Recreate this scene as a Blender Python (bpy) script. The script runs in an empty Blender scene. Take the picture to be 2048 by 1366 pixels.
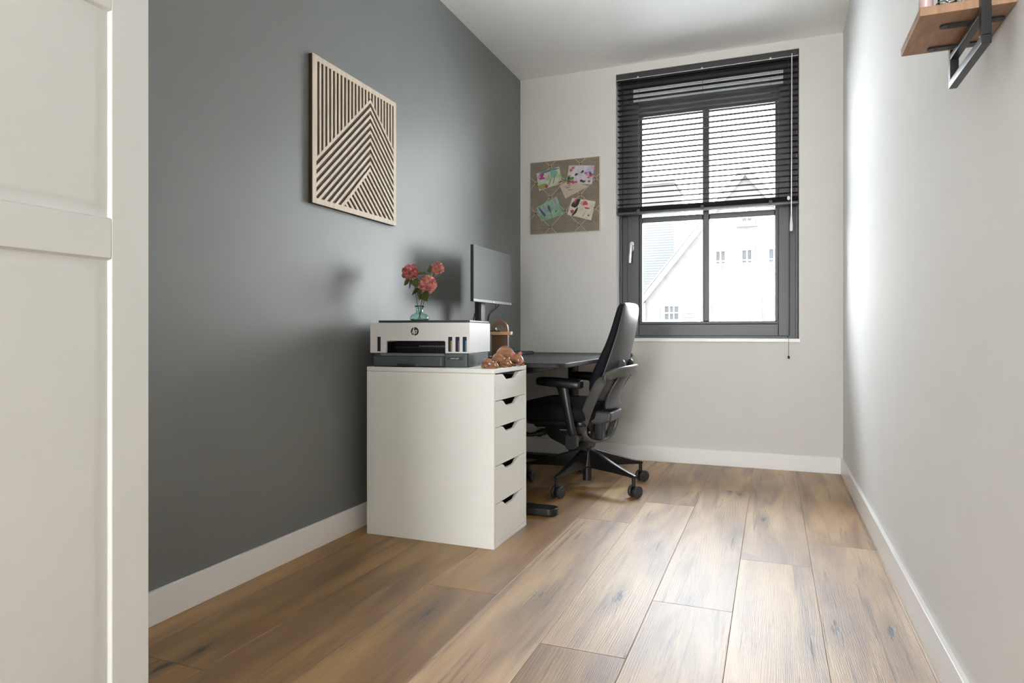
import bpy, bmesh, math, random
from mathutils import Vector, Matrix, Euler, noise
SC = bpy.context.scene
COL = SC.collection
R = math.radians
PI = math.pi

# ------------------------------------------------------------------ camera, world, light, exposure
W_L, W_R, W_B, W_F, H = -1.666, 0.39, 4.385, -4.2, 2.632      # room: left, right, back, front, height
cd = bpy.data.cameras.new('camera'); cam = bpy.data.objects.new('camera', cd); COL.objects.link(cam)
cam.location = (0, 0, 0.84); cam.rotation_euler = (R(90), 0, 0.3758)
cd.sensor_width = 36; cd.lens = 1321.2/2048*36; cd.shift_y = -(683-666.33)/2048; cd.clip_start = 0.02; cd.clip_end = 300
SC.camera = cam
SC.view_settings.view_transform = 'Standard'; SC.view_settings.look = 'None'
SC.view_settings.gamma = 1; SC.view_settings.use_curve_mapping = False
SC.view_settings.exposure = 0.52

SC.cycles.max_bounces = 20; SC.cycles.diffuse_bounces = 14; SC.cycles.glossy_bounces = 6; SC.cycles.transmission_bounces = 12
SC.cycles.transparent_max_bounces = 12; SC.cycles.sample_clamp_indirect = 20; SC.cycles.caustics_refractive = False

world = bpy.data.worlds.new('world'); SC.world = world; world.use_nodes = True
wn = world.node_tree.nodes; wl = world.node_tree.links
bg = wn['Background']
tc = wn.new('ShaderNodeTexCoord'); sep = wn.new('ShaderNodeSeparateXYZ'); cr = wn.new('ShaderNodeValToRGB')
wl.new(tc.outputs['Generated'], sep.inputs[0]); wl.new(sep.outputs['Z'], cr.inputs[0]); wl.new(cr.outputs[0], bg.inputs[0])
cr.color_ramp.elements[0].position = 0.0; cr.color_ramp.elements[0].color = (0.98, 0.985, 0.98, 1)
cr.color_ramp.elements[1].position = 0.6; cr.color_ramp.elements[1].color = (0.87, 0.95, 1.04, 1)
bg.inputs[1].default_value = 18.0                                 # bright overcast sky

def portal(name, loc, rot, sx, sy):
    l = bpy.data.lights.new(name, 'AREA'); l.shape = 'RECTANGLE'; l.size = sx; l.size_y = sy
    l.cycles.is_portal = True
    o = bpy.data.objects.new(name, l); o.location = loc; o.rotation_euler = rot; COL.objects.link(o)
portal('sky_portal', (-0.415, 4.72, 1.69), (R(-90), 0, 0), 1.2, 1.8)          # guides sky sampling only
portal('sky_portal', (-0.64, -4.43, 1.22), (R(90), 0, 0), 1.65, 2.0)  # portal for the added fill-light opening behind the camera

# ------------------------------------------------------------------ materials
MATS = {}
def rgb(h):
    h = h.lstrip('#'); v = [int(h[i:i+2], 16)/255 for i in (0, 2, 4)]
    return tuple(c/12.92 if c <= 0.04045 else ((c+0.055)/1.055)**2.4 for c in v)
def mat(name, color, rough=0.5, metal=0.0, spec=0.5, var=0.06, nscale=8.0, bump=0.0, bscale=200.0, coat=0.0, stretch=(1, 1, 1), sheen=0.0):
    if name in MATS: return MATS[name]
    m = bpy.data.materials.new(name); m.use_nodes = True; MATS[name] = m
    n = m.node_tree.nodes; l = m.node_tree.links; p = n['Principled BSDF']
    if isinstance(color, str): color = rgb(color)
    t = n.new('ShaderNodeTexCoord'); mp = n.new('ShaderNodeMapping'); mp.inputs['Scale'].default_value = stretch
    l.new(t.outputs['Object'], mp.inputs[0])
    nz = n.new('ShaderNodeTexNoise'); nz.inputs['Scale'].default_value = nscale; nz.inputs['Detail'].default_value = 4
    l.new(mp.outputs[0], nz.inputs['Vector'])
    r = n.new('ShaderNodeValToRGB')
    r.color_ramp.elements[0].position = 0.3; r.color_ramp.elements[0].color = tuple(c*(1-var) for c in color)+(1,)
    r.color_ramp.elements[1].position = 0.7; r.color_ramp.elements[1].color = tuple(min(1, c*(1+var)) for c in color)+(1,)
    l.new(nz.outputs[0], r.inputs[0]); l.new(r.outputs[0], p.inputs['Base Color'])
    p.inputs['Roughness'].default_value = rough; p.inputs['Metallic'].default_value = metal
    p.inputs['Specular IOR Level'].default_value = spec
    p.inputs['Coat Weight'].default_value = coat; p.inputs['Sheen Weight'].default_value = sheen
    if bump > 0:
        b = n.new('ShaderNodeBump'); b.inputs['Strength'].default_value = bump; b.inputs['Distance'].default_value = 0.002
        n2 = n.new('ShaderNodeTexNoise'); n2.inputs['Scale'].default_value = bscale; n2.inputs['Detail'].default_value = 3
        l.new(mp.outputs[0], n2.inputs['Vector']); l.new(n2.outputs[0], b.inputs['Height']); l.new(b.outputs[0], p.inputs['Normal'])
    return m

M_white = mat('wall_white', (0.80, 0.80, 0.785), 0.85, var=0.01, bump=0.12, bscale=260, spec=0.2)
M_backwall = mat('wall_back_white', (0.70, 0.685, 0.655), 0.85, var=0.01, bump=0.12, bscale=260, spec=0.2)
M_ceil = mat('ceiling_white', (0.92, 0.92, 0.91), 0.5, spec=0.5, var=0.01, bump=0.1, bscale=260)
M_gray = mat('wall_grey', (0.178, 0.187, 0.185), 0.46, var=0.015, bump=0.06, bscale=260, spec=0.56)
M_trim = mat('trim_white', (0.86, 0.855, 0.84), 0.3, var=0.01)
M_cab = mat('cabinet_white', (0.85, 0.85, 0.81), 0.40, var=0.008)
M_ward = mat('wardrobe_white', (0.685, 0.695, 0.675), 0.4, var=0.01)
M_frame = mat('window_grey', (0.060, 0.062, 0.065), 0.38, var=0.05, bump=0.06, bscale=500)
M_blind = mat('blind_black', (0.040, 0.039, 0.041), 0.30, var=0.05, spec=0.6)
M_slat = mat('slat_matt_black', (0.055, 0.053, 0.054), 0.7, var=0.05, spec=0.0)
M_cord = mat('cord_dark', (0.05, 0.05, 0.05), 0.5)
M_silver = mat('silver', (0.75, 0.75, 0.76), 0.22, 1.0, var=0.03)
M_alu = mat('vent_aluminium', (0.72, 0.76, 0.77), 0.4, 0.0, var=0.05)
M_plwhite = mat('plastic_white', (0.86, 0.86, 0.85), 0.35, var=0.02)
M_prwhite = mat('printer_white', (0.74, 0.74, 0.73), 0.4, var=0.01)
M_prdark = mat('printer_slate', (0.055, 0.072, 0.080), 0.38, var=0.03)
M_prlid = mat('printer_lid', (0.045, 0.047, 0.052), 0.25, var=0.02)
M_black = mat('black', (0.012, 0.012, 0.013), 0.4, var=0.1)
M_deep = mat('inner_black', (0.004, 0.004, 0.004), 0.6, var=0.1)
M_desk = mat('desk_black', (0.024, 0.024, 0.026), 0.5, spec=0.3, var=0.3, nscale=12, stretch=(14, 1, 1), bump=0.5, bscale=60)
M_deskmetal = mat('desk_metal', (0.012, 0.012, 0.0125), 0.4, var=0.05)
M_screen = mat('screen', (0.010, 0.0105, 0.012), 0.42, var=0.02, spec=0.12)
M_bezel = mat('bezel', (0.022, 0.022, 0.024), 0.4)
M_fabric = mat('fabric_black', (0.010, 0.0095, 0.014), 0.8, var=0.1, bump=0.4, bscale=900, spec=0.2)
M_shell = mat('chair_shell', (0.060, 0.061, 0.063), 0.34, var=0.03, bump=0.06, bscale=900)
M_yoke = mat('chair_yoke', (0.088, 0.088, 0.083), 0.3, var=0.03, bump=0.06, bscale=900)
M_chblack = mat('chair_black', (0.009, 0.009, 0.0095), 0.34, var=0.05)
M_tyre = mat('caster_tread', (0.035, 0.035, 0.037), 0.5)
M_ply = mat('ply_light', (0.66, 0.555, 0.44), 0.55, var=0.12, nscale=6, stretch=(1, 12, 1), bump=0.1)
M_plyedge = mat('ply_backing', (0.055, 0.032, 0.022), 0.7, var=0.2, nscale=6, stretch=(1, 12, 1))
M_beech = mat('beech', (0.62, 0.36, 0.20), 0.4, var=0.12, nscale=10, stretch=(1, 1, 8))
M_beechdark = mat('beech_board', (0.17, 0.088, 0.042), 0.45, var=0.2, nscale=10, stretch=(1, 1, 0.2))
M_oak = mat('shelf_oak', (0.36, 0.215, 0.125), 0.5, var=0.18, nscale=14, stretch=(6, 1, 1), bump=0.1)
M_fig = mat('figurine_wood', (0.30, 0.135, 0.062), 0.2, var=0.45, nscale=22, stretch=(1, 1, 3), coat=0.6)
M_pink = mat('pink_leather', (0.55, 0.16, 0.17), 0.5, var=0.15)
M_petal = mat('petal_pink', (0.62, 0.215, 0.205), 0.7, var=0.45, nscale=45)
M_petal2 = mat('petal_salmon', (0.74, 0.33, 0.29), 0.7, var=0.4, nscale=45)
M_leaf = mat('leaf_green', (0.10, 0.13, 0.035), 0.55, var=0.35, nscale=40)
M_stem = mat('stem_green', (0.07, 0.08, 0.05), 0.6)
M_canvas = mat('canvas_taupe', (0.235, 0.200, 0.155), 0.85, var=0.12, nscale=14, bump=0.4, bscale=500)
M_cream = mat('cream', (0.68, 0.62, 0.45), 0.7, var=0.05)
M_ribbon = mat('ribbon', (0.52, 0.45, 0.34), 0.7)
M_knot = mat('knot_dark', (0.05, 0.035, 0.028), 0.6)
M_ink = mat('script_ink', (0.115, 0.10, 0.085), 0.8)
M_paper = mat('envelope_paper', (0.50, 0.42, 0.33), 0.8, var=0.1, nscale=30)
M_brick = mat('brick_pale', (0.049, 0.0445, 0.0425), 0.9, var=0.15, nscale=3)
M_extwhite = mat('exterior_white', (0.17, 0.17, 0.168), 0.6)
M_extglass = mat('exterior_glass', (0.030, 0.031, 0.032), 0.8, spec=0.1, var=0.2, nscale=2)
M_slate = mat('slate', (0.043, 0.043, 0.0435), 0.8, var=0.08, nscale=3)
M_tile = mat('roof_tile', (0.050, 0.050, 0.052), 0.8, var=0.2, nscale=3)
M_grass = mat('paving', (0.68, 0.675, 0.66), 0.9, var=0.3, nscale=2)
M_bush = mat('bush_green', (0.12, 0.15, 0.04), 0.8, var=0.3, nscale=4)
M_pinkglass = mat('pink_glass_wax', (0.60, 0.42, 0.44), 0.25, var=0.08, nscale=20)

def glassmat(name, color, rough=0.0, ior=1.45, thin=False):
    m = bpy.data.materials.new(name); m.use_nodes = True; n = m.node_tree.nodes; l = m.node_tree.links
    p = n['Principled BSDF']
    if thin:   # single-sheet window glass: mostly clear with a Fresnel reflection
        out = n['Material Output']; n.remove(p)
        tr = n.new('ShaderNodeBsdfTransparent'); gl = n.new('ShaderNodeBsdfGlossy'); mx = n.new('ShaderNodeMixShader'); fr = n.new('ShaderNodeFresnel')
        fr.inputs[0].default_value = 1.25; gl.inputs['Roughness'].default_value = 0.02
        tr.inputs[0].default_value = color+(1,)
        l.new(fr.outputs[0], mx.inputs[0]); l.new(tr.outputs[0], mx.inputs[1]); l.new(gl.outputs[0], mx.inputs[2]); l.new(mx.outputs[0], out.inputs[0])
    else:
        p.inputs['Base Color'].default_value = color+(1,); p.inputs['Roughness'].default_value = rough
        p.inputs['Transmission Weight'].default_value = 1; p.inputs['IOR'].default_value = ior
    MATS[name] = m; return m
M_pane = glassmat('pane_glass', (0.97, 0.98, 0.98), thin=True)
M_vase = glassmat('vase_glass', (0.70, 0.94, 0.88), 0.02)
M_clear = glassmat('clear_glass', (0.93, 0.96, 0.95), 0.02)

def wood_floor():
    m = bpy.data.materials.new('oak_planks'); m.use_nodes = True; n = m.node_tree.nodes; l = m.node_tree.links; p = n['Principled BSDF']
    def N(t, **k):
        x = n.new(t)
        for a, v in k.items(): setattr(x, a, v)
        return x
    def math_(op, a, b=None, c=None):
        x = N('ShaderNodeMath', operation=op)
        for i, v in enumerate((a, b, c)):
            if v is None: continue
            if isinstance(v, (int, float)): x.inputs[i].default_value = v
            else: l.new(v, x.inputs[i])
        return x.outputs[0]
    uv = N('ShaderNodeUVMap', uv_map='plank_uv'); sp = N('ShaderNodeSeparateXYZ'); l.new(uv.outputs[0], sp.inputs[0])
    at = N('ShaderNodeAttribute', attribute_name='plank_id'); pid = at.outputs['Fac']
    u, v = sp.outputs[0], sp.outputs[1]
    def vec(su, sv, seed):
        c = N('ShaderNodeCombineXYZ'); l.new(math_('MULTIPLY', u, su), c.inputs[0]); l.new(math_('MULTIPLY', v, sv), c.inputs[1])
        l.new(math_('MULTIPLY_ADD', pid, 37.0, seed), c.inputs[2]); return c.outputs[0]
    def noise_(su, sv, seed, detail=5, rough=0.55, dist=0.0):
        x = N('ShaderNodeTexNoise'); x.inputs['Scale'].default_value = 1; x.inputs['Detail'].default_value = detail
        x.inputs['Roughness'].default_value = rough; x.inputs['Distortion'].default_value = dist
        l.new(vec(su, sv, seed), x.inputs['Vector']); return x.outputs[0]
    def ramp(f, stops):
        x = N('ShaderNodeValToRGB'); e = x.color_ramp.elements
        while len(e) < len(stops): e.new(0.5)
        for i, (pos, c) in enumerate(stops): e[i].position = pos; e[i].color = tuple(c)+(1,) if len(c) == 3 else c
        l.new(f, x.inputs[0]); return x.outputs[0]
    def mix(fac, a, b, blend='MIX'):
        x = N('ShaderNodeMix', data_type='RGBA', blend_type=blend)
        if isinstance(fac, float): x.inputs['Factor'].default_value = fac
        else: l.new(fac, x.inputs['Factor'])
        for k, s in ((6, a), (7, b)):
            if isinstance(s, tuple): x.inputs[k].default_value = s+(1,)
            else: l.new(s, x.inputs[k])
        return x.outputs[2]
    broad = noise_(9, 1.3, 1.0, 3, 0.5, 0.6)
    col = ramp(broad, [(0.30, (0.200, 0.095, 0.028)), (0.47, (0.345, 0.175, 0.048)), (0.64, (0.47, 0.270, 0.085))])
    streak = noise_(34, 1.1, 3.0, 6, 0.7, 0.8)
    col = mix(ramp(streak, [(0.57, (0, 0, 0)), (0.68, (0.8, 0.8, 0.8))]), col, (0.085, 0.046, 0.022))
    # knots first: the grain bends around them
    vo = N('ShaderNodeTexVoronoi'); vo.inputs['Scale'].default_value = 1; vo.inputs['Randomness'].default_value = 1.0
    l.new(vec(8.5, 2.2, 0.0), vo.inputs['Vector'])
    keep = N('ShaderNodeSeparateColor'); l.new(vo.outputs['Color'], keep.inputs[0])
    kk = math_('GREATER_THAN', keep.outputs[0], 0.30)
    near = math_('MULTIPLY', math_('POWER', 2.718, math_('MULTIPLY', vo.outputs['Distance'], -5.5)), kk)
    # growth rings: fine lines along the plank, warped by slow noise and by the knots
    warp = noise_(3.2, 0.30, 6.0, 2, 0.4, 0.15)
    ph = math_('ADD', math_('MULTIPLY', u, 190.0), math_('ADD', math_('MULTIPLY', warp, 46.0), math_('MULTIPLY', near, 7.0)))
    rr = math_('ABSOLUTE', math_('SUBTRACT', math_('FRACT', ph), 0.5))
    fine = noise_(300, 7, 9.0, 4, 0.65)
    grain = math_('ADD', math_('MULTIPLY', rr, 0.9), math_('MULTIPLY', fine, 0.9))
    col = mix(ramp(grain, [(0.25, (0.50, 0.50, 0.50)), (0.9, (0, 0, 0))]), col, (0.13, 0.068, 0.028))
    kd = math_('ADD', vo.outputs['Distance'], math_('MULTIPLY', math_('SUBTRACT', noise_(90, 20, 4.0, 5, 0.7), 0.5), 0.26))
    core = math_('MULTIPLY', ramp(kd, [(0.04, (1, 1, 1)), (0.12, (0, 0, 0))]), kk)
    halo = math_('MULTIPLY', ramp(kd, [(0.04, (0.70, 0.70, 0.70)), (0.42, (0, 0, 0))]), kk)
    crack = math_('MULTIPLY', ramp(noise_(75, 2.4, 13.0, 5, 0.65), [(0.60, (0, 0, 0)), (0.66, (1, 1, 1))]), math_('MINIMUM', math_('MULTIPLY', near, 2.6), 1.0))
    core = math_('MAXIMUM', core, crack)
    col = mix(halo, col, (0.120, 0.058, 0.022)); col = mix(core, col, (0.024, 0.013, 0.007))
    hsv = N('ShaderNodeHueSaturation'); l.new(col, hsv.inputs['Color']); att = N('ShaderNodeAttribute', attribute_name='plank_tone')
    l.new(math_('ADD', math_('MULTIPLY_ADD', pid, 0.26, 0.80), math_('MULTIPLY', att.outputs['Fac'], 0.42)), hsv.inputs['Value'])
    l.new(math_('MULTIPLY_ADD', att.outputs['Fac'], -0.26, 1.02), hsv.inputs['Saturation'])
    l.new(hsv.outputs[0], p.inputs['Base Color'])
    l.new(math_('MULTIPLY_ADD', fine, 0.10, 0.43), p.inputs['Roughness'])
    p.inputs['Specular IOR Level'].default_value = 1.0
    p.inputs['IOR'].default_value = 1.62; p.inputs['Anisotropic'].default_value = 0.55
    tg = N('ShaderNodeTangent', direction_type='UV_MAP', uv_map='plank_uv'); l.new(tg.outputs[0], p.inputs['Tangent'])
    bp_ = N('ShaderNodeBump'); bp_.inputs['Strength'].default_value = 0.75; bp_.inputs['Distance'].default_value = 0.0011
    hgt = math_('SUBTRACT', math_('ADD', math_('MULTIPLY', rr, 0.30), math_('MULTIPLY', fine, 0.7)), math_('MULTIPLY', core, 1.0))
    l.new(hgt, bp_.inputs['Height']); l.new(bp_.outputs[0], p.inputs['Normal'])
    return m
M_floor = wood_floor()

# ------------------------------------------------------------------ mesh helpers
def obj(name, bm, m, parent=None, smooth=False, bevel=0.0, seg=2, sub=0, angle=40, origin=True, weld=False):
    me = bpy.data.meshes.new(name)
    if weld: bmesh.ops.remove_doubles(bm, verts=bm.verts, dist=1e-5)
    bmesh.ops.recalc_face_normals(bm, faces=bm.faces)
    off = Vector((0, 0, 0))
    if parent is None and origin:
        xs = [v.co for v in bm.verts]
        off = Vector(((min(v.x for v in xs)+max(v.x for v in xs))/2, (min(v.y for v in xs)+max(v.y for v in xs))/2, min(v.z for v in xs)))
        for v in bm.verts: v.co -= off
    bm.to_mesh(me); bm.free()
    for k in (m if isinstance(m, (list, tuple)) else [m]): me.materials.append(k)
    if smooth: me.polygons.foreach_set('use_smooth', [True]*len(me.polygons))
    o = bpy.data.objects.new(name, me); COL.objects.link(o); o.location = off
    if parent is not None: o.parent = parent
    if bevel > 0:
        b = o.modifiers.new('bevel', 'BEVEL'); b.width = bevel; b.segments = seg; b.limit_method = 'ANGLE'; b.angle_limit = R(35)
        b.harden_normals = False
        me.polygons.foreach_set('use_smooth', [True]*len(me.polygons))
        try: me.set_sharp_from_angle(angle=R(60))
        except Exception: pass
        w = o.modifiers.new('wn', 'WEIGHTED_NORMAL'); w.keep_sharp = False
    elif smooth and angle < 180 and sub == 0:
        try: me.set_sharp_from_angle(angle=R(angle))
        except Exception: pass
    if sub:
        s = o.modifiers.new('sub', 'SUBSURF'); s.levels = sub; s.render_levels = sub
    return o
def thing(name, label, cat, loc=(0, 0, 0), rz=0.0, group=None):
    o = bpy.data.objects.new(name, None); COL.objects.link(o); o.empty_display_size = 0.05
    o.location = loc; o.rotation_euler = (0, 0, rz); o['label'] = label; o['category'] = cat
    if group: o['group'] = group
    return o
def tag(o, label, cat, group=None, kind=None):
    o['label'] = label; o['category'] = cat
    if group: o['group'] = group
    if kind: o['kind'] = kind
    return o
def struct(o, label, cat):
    o['kind'] = 'structure'; o['label'] = label; o['category'] = cat; return o
def BM(): return bmesh.new()
def box(bm, x0, x1, y0, y1, z0, z1, mi=0, M=None):
    vs = [bm.verts.new((x, y, z)) for z in (z0, z1) for y in (y0, y1) for x in (x0, x1)]
    for f in ((0, 2, 3, 1), (4, 5, 7, 6), (0, 1, 5, 4), (2, 6, 7, 3), (0, 4, 6, 2), (1, 3, 7, 5)):
        bm.faces.new([vs[i] for i in f]).material_index = mi
    if M is not None:
        for v in vs: v.co = M @ v.co
    return vs
def prism(bm, pts, axis, a0, a1, mi=0, M=None):
    """pts: outline in the two remaining axes (order x,y,z), extruded along axis from a0 to a1"""
    def P(p, a):
        if axis == 'x': return Vector((a, p[0], p[1]))
        if axis == 'y': return Vector((p[0], a, p[1]))
        return Vector((p[0], p[1], a))
    A = [bm.verts.new(P(p, a0)) for p in pts]; B = [bm.verts.new(P(p, a1)) for p in pts]
    n = len(pts)
    fs = [bm.faces.new(A), bm.faces.new(list(reversed(B)))]
    for i in range(n): fs.append(bm.faces.new((A[i], B[i], B[(i+1) % n], A[(i+1) % n])))
    for f in fs: f.material_index = mi
    if M is not None:
        for v in A+B: v.co = M @ v.co
    return A+B
def frames(path, closed=False):
    n = len(path); T = []
    for i in range(n):
        if closed: t = path[(i+1) % n]-path[i-1]
        else: t = path[min(i+1, n-1)]-path[max(i-1, 0)]
        T.append(t.normalized())
    up = Vector((0, 0, 1)) if abs(T[0].z) < 0.9 else Vector((1, 0, 0))
    nrm = (up-T[0]*up.dot(T[0])).normalized(); out = []
    for i in range(n):
        nrm = (nrm-T[i]*nrm.dot(T[i])).normalized(); out.append((T[i], nrm, T[i].cross(nrm)))
    return out
def tube(bm, path, r, seg=10, closed=False, flat=1.0, power=1.0, mi=0, upv=None):
    """sweep; r number, list, or list of (rn, rb). upv fixes the normal direction"""
    path = [Vector(p) for p in path]; F = frames(path, closed); rings = []
    for i, p in enumerate(path):
        t, n, b = F[i]
        if upv is not None:
            n = Vector(upv); n = (n-t*n.dot(t)).normalized(); b = t.cross(n)
        rr = r[i] if isinstance(r, (list, tuple)) else r
        rn, rb = rr if isinstance(rr, (list, tuple)) else (rr, rr*flat)
        ring = []
        for k in range(seg):
            a = 2*PI*k/seg+PI/seg; c, s = math.cos(a), math.sin(a)
            c = math.copysign(abs(c)**power, c); s = math.copysign(abs(s)**power, s)
            ring.append(bm.verts.new(p+n*(c*rn)+b*(s*rb)))
        rings.append(ring)
    m = len(rings)
    for i in range(m if closed else m-1):
        A, B = rings[i], rings[(i+1) % m]
        for k in range(seg): bm.faces.new((A[k], A[(k+1) % seg], B[(k+1) % seg], B[k])).material_index = mi
    if not closed:
        bm.faces.new(rings[0]).material_index = mi; bm.faces.new(list(reversed(rings[-1]))).material_index = mi
    return rings
def lathe(bm, prof, c=(0, 0, 0), seg=32, mi=0, rib=None, M=None):
    c = Vector(c); rings = []; nv = []
    for (r, z) in prof:
        ring = []
        for k in range(seg):
            a = 2*PI*k/seg; q = r*(1+(rib(a, z) if rib else 0))
            v = bm.verts.new((c.x+q*math.cos(a), c.y+q*math.sin(a), c.z+z)); ring.append(v); nv.append(v)
        rings.append(ring)
    for i in range(len(rings)-1):
        A, B = rings[i], rings[i+1]
        for k in range(seg): bm.faces.new((A[k], A[(k+1) % seg], B[(k+1) % seg], B[k])).material_index = mi
    bm.faces.new(list(reversed(rings[0]))).material_index = mi; bm.faces.new(rings[-1]).material_index = mi
    if M is not None:
        for v in nv: v.co = M @ v.co
    return nv
def ellipsoid(bm, c, r, M=None, seg=18, rings=12, mi=0):
    c = Vector(c); ret = bmesh.ops.create_uvsphere(bm, u_segments=seg, v_segments=rings, radius=1)
    for v in ret['verts']:
        p = Vector((v.co.x*r[0], v.co.y*r[1], v.co.z*r[2]))
        if M is not None: p = M @ p
        v.co = p+c
    if mi:
        for v in ret['verts']:
            for f in v.link_faces: f.material_index = mi
    return ret['verts']
def loft(bm, rings, mi=0, cap=True, closed_rings=True):
    V = [[bm.verts.new(p) for p in r] for r in rings]; n = len(V[0])
    for i in range(len(V)-1):
        for k in range(n if closed_rings else n-1):
            bm.faces.new((V[i][k], V[i][(k+1) % n], V[i+1][(k+1) % n], V[i+1][k])).material_index = mi
    if cap: bm.faces.new(V[0]).material_index = mi; bm.faces.new(list(reversed(V[-1]))).material_index = mi
def rrect(x0, x1, y0, y1, r, n=5):
    pts = []
    for cx, cy, a0 in ((x1-r, y1-r, 0), (x0+r, y1-r, 90), (x0+r, y0+r, 180), (x1-r, y0+r, 270)):
        for k in range(n+1):
            a = R(a0+90*k/n); pts.append((cx+r*math.cos(a), cy+r*math.sin(a)))
    return pts
def smooth_path(pts, n=6, closed=False):
    pts = [Vector(p) for p in pts]; out = []; m = len(pts)
    for i in range(m if closed else m-1):
        if closed: a, b, c, d = pts[i-1], pts[i], pts[(i+1) % m], pts[(i+2) % m]
        else: a, b, c, d = pts[max(i-1, 0)], pts[i], pts[i+1], pts[min(i+2, m-1)]
        for k in range(n):
            t = k/n
            out.append(0.5*((2*b)+(c-a)*t+(2*a-5*b+4*c-d)*t*t+(3*b-a-3*c+d)*t**3))
    if not closed: out.append(pts[-1])
    return out

# ------------------------------------------------------------------ room shell
WX0, WX1, WZ0, WZ1 = -0.979, 0.150, 0.806, 2.576     # window opening
bm = BM(); box(bm, W_L-0.15, W_L, W_F-0.2, W_B, 0-0.1, H+0.1); struct(obj('wall_left', bm, M_gray), 'grey painted left wall behind the desk', 'wall')
bm = BM(); box(bm, W_R, W_R+0.15, W_F-0.2, W_B, 0-0.1, H+0.1); struct(obj('wall_right', bm, M_white), 'long white painted right wall', 'wall')
bm = BM()
box(bm, W_L-0.15, WX0, W_B, W_B+0.32, -0.1, H+0.1); box(bm, WX1, W_R+0.15, W_B, W_B+0.32, -0.1, H+0.1)
box(bm, WX0, WX1, W_B, W_B+0.32, -0.1, WZ0-0.022); box(bm, WX0, WX1, W_B, W_B+0.32, WZ1, H+0.1)
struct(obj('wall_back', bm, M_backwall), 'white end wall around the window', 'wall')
bm = BM()      # wall behind the camera with an unglazed opening added to let in fill light
box(bm, W_L, -1.44, W_F-0.2, W_F, -0.1, H); box(bm, 0.16, W_R, W_F-0.2, W_F, -0.1, H)
box(bm, -1.44, 0.16, W_F-0.2, W_F, 2.2, H); box(bm, -1.44, 0.16, W_F-0.2, W_F, -0.1, 0.25)
struct(obj('wall_front', bm, M_white), 'white wall behind the camera with a wide opening added for fill light', 'wall')
bm = BM(); box(bm, W_L-0.15, W_R+0.15, W_F-0.2, W_B+0.32, H, H+0.12); struct(obj('ceiling', bm, M_ceil), 'smooth white ceiling', 'ceiling')

def build_floor():
    bm = BM(); uvl = bm.loops.layers.uv.new('plank_uv'); fid = bm.faces.layers.float.new('plank_id'); ton = bm.faces.layers.float.new('plank_tone')
    random.seed(11)
    seams = [W_R, 0.369, 0.131, -0.112, -0.352, -0.587, -0.821, -1.072, -1.323, -1.56, W_L]
    joint = [2.892, 2.892, 2.598, 2.093, 1.693, 2.906, 1.955, 2.45, 1.25, 2.2]
    g = 0.0004; y0, y1 = W_F, W_B
    for i in range(len(seams)-1):
        xa, xb = seams[i+1], seams[i]; j = joint[i]; ys = [j+1.61*k for k in range(-4, 5)]
        ys = sorted(set([y0]+[y for y in ys if y0 < y < y1]+[y1]))
        for a, b in zip(ys, ys[1:]):
            pid = random.random(); ou, ov = random.random()*5, random.random()*9
            if abs(xa+0.587) < 0.01 and abs(b-1.693) < 0.01: pid = 0.02
            tone = 0.0 if xa < -0.83 else (0.9 if a < 2.6 else 0.45)  # paler to the right: plank tone plus window sheen put into the colour
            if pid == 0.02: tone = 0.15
            e = 0.0010; X0, X1, Y0, Y1 = xa+g, xb-g, a+g, b-g
            outer = [(X0, Y0), (X1, Y0), (X1, Y1), (X0, Y1)]
            inner = [(X0+e, Y0+e), (X1-e, Y0+e), (X1-e, Y1-e), (X0+e, Y1-e)]
            vo = [bm.verts.new((x, y, -0.0007)) for x, y in outer]; vi = [bm.verts.new((x, y, 0)) for x, y in inner]
            fs = [bm.faces.new(vi)]+[bm.faces.new((vo[k], vo[(k+1) % 4], vi[(k+1) % 4], vi[k])) for k in range(4)]
            for f in fs:
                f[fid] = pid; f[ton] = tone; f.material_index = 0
                for lp in f.loops: lp[uvl].uv = (lp.vert.co.x-xa+ou, lp.vert.co.y+ov)
    vs = box(bm, W_L-0.15, W_R+0.15, W_F-0.2, W_B+0.02, -0.1, -0.0030, mi=1)
    me = bpy.data.meshes.new('floor'); bm.to_mesh(me); bm.free(); me.materials.append(M_floor); me.materials.append(M_knot)
    o = bpy.data.objects.new('floor', me); COL.objects.link(o)
    struct(o, 'wide brown oak plank floor', 'floor')
build_floor()

BBH, BBT = 0.098, 0.014
def baseboard(name, pts2, axis, a0, a1, label):
    bm = BM(); prism(bm, pts2, axis, a0, a1); struct(obj(name, bm, M_trim, bevel=0.002), label, 'baseboard')
baseboard('baseboard_left', [(W_L, 0.0), (W_L+BBT, 0.0), (W_L+BBT, BBH), (W_L, BBH)], 'y', W_F, W_B-BBT, 'white baseboard under the grey wall')
baseboard('baseboard_right', [(W_R-BBT, 0.0), (W_R, 0.0), (W_R, BBH), (W_R-BBT, BBH)], 'y', W_F, W_B-BBT, 'white baseboard along the right wall')
baseboard('baseboard_back', [(W_B-BBT, 0.0), (W_B, 0.0), (W_B, BBH), (W_B-BBT, BBH)], 'x', W_L, W_R, 'white baseboard below the window')
# sill
bm = BM(); box(bm, WX0, WX1+0.006, W_B-0.012, W_B+0.12, WZ0-0.022, WZ0)
struct(obj('trim_1', bm, M_trim, bevel=0.003), 'slim white sill under the window', 'windowsill')

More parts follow.
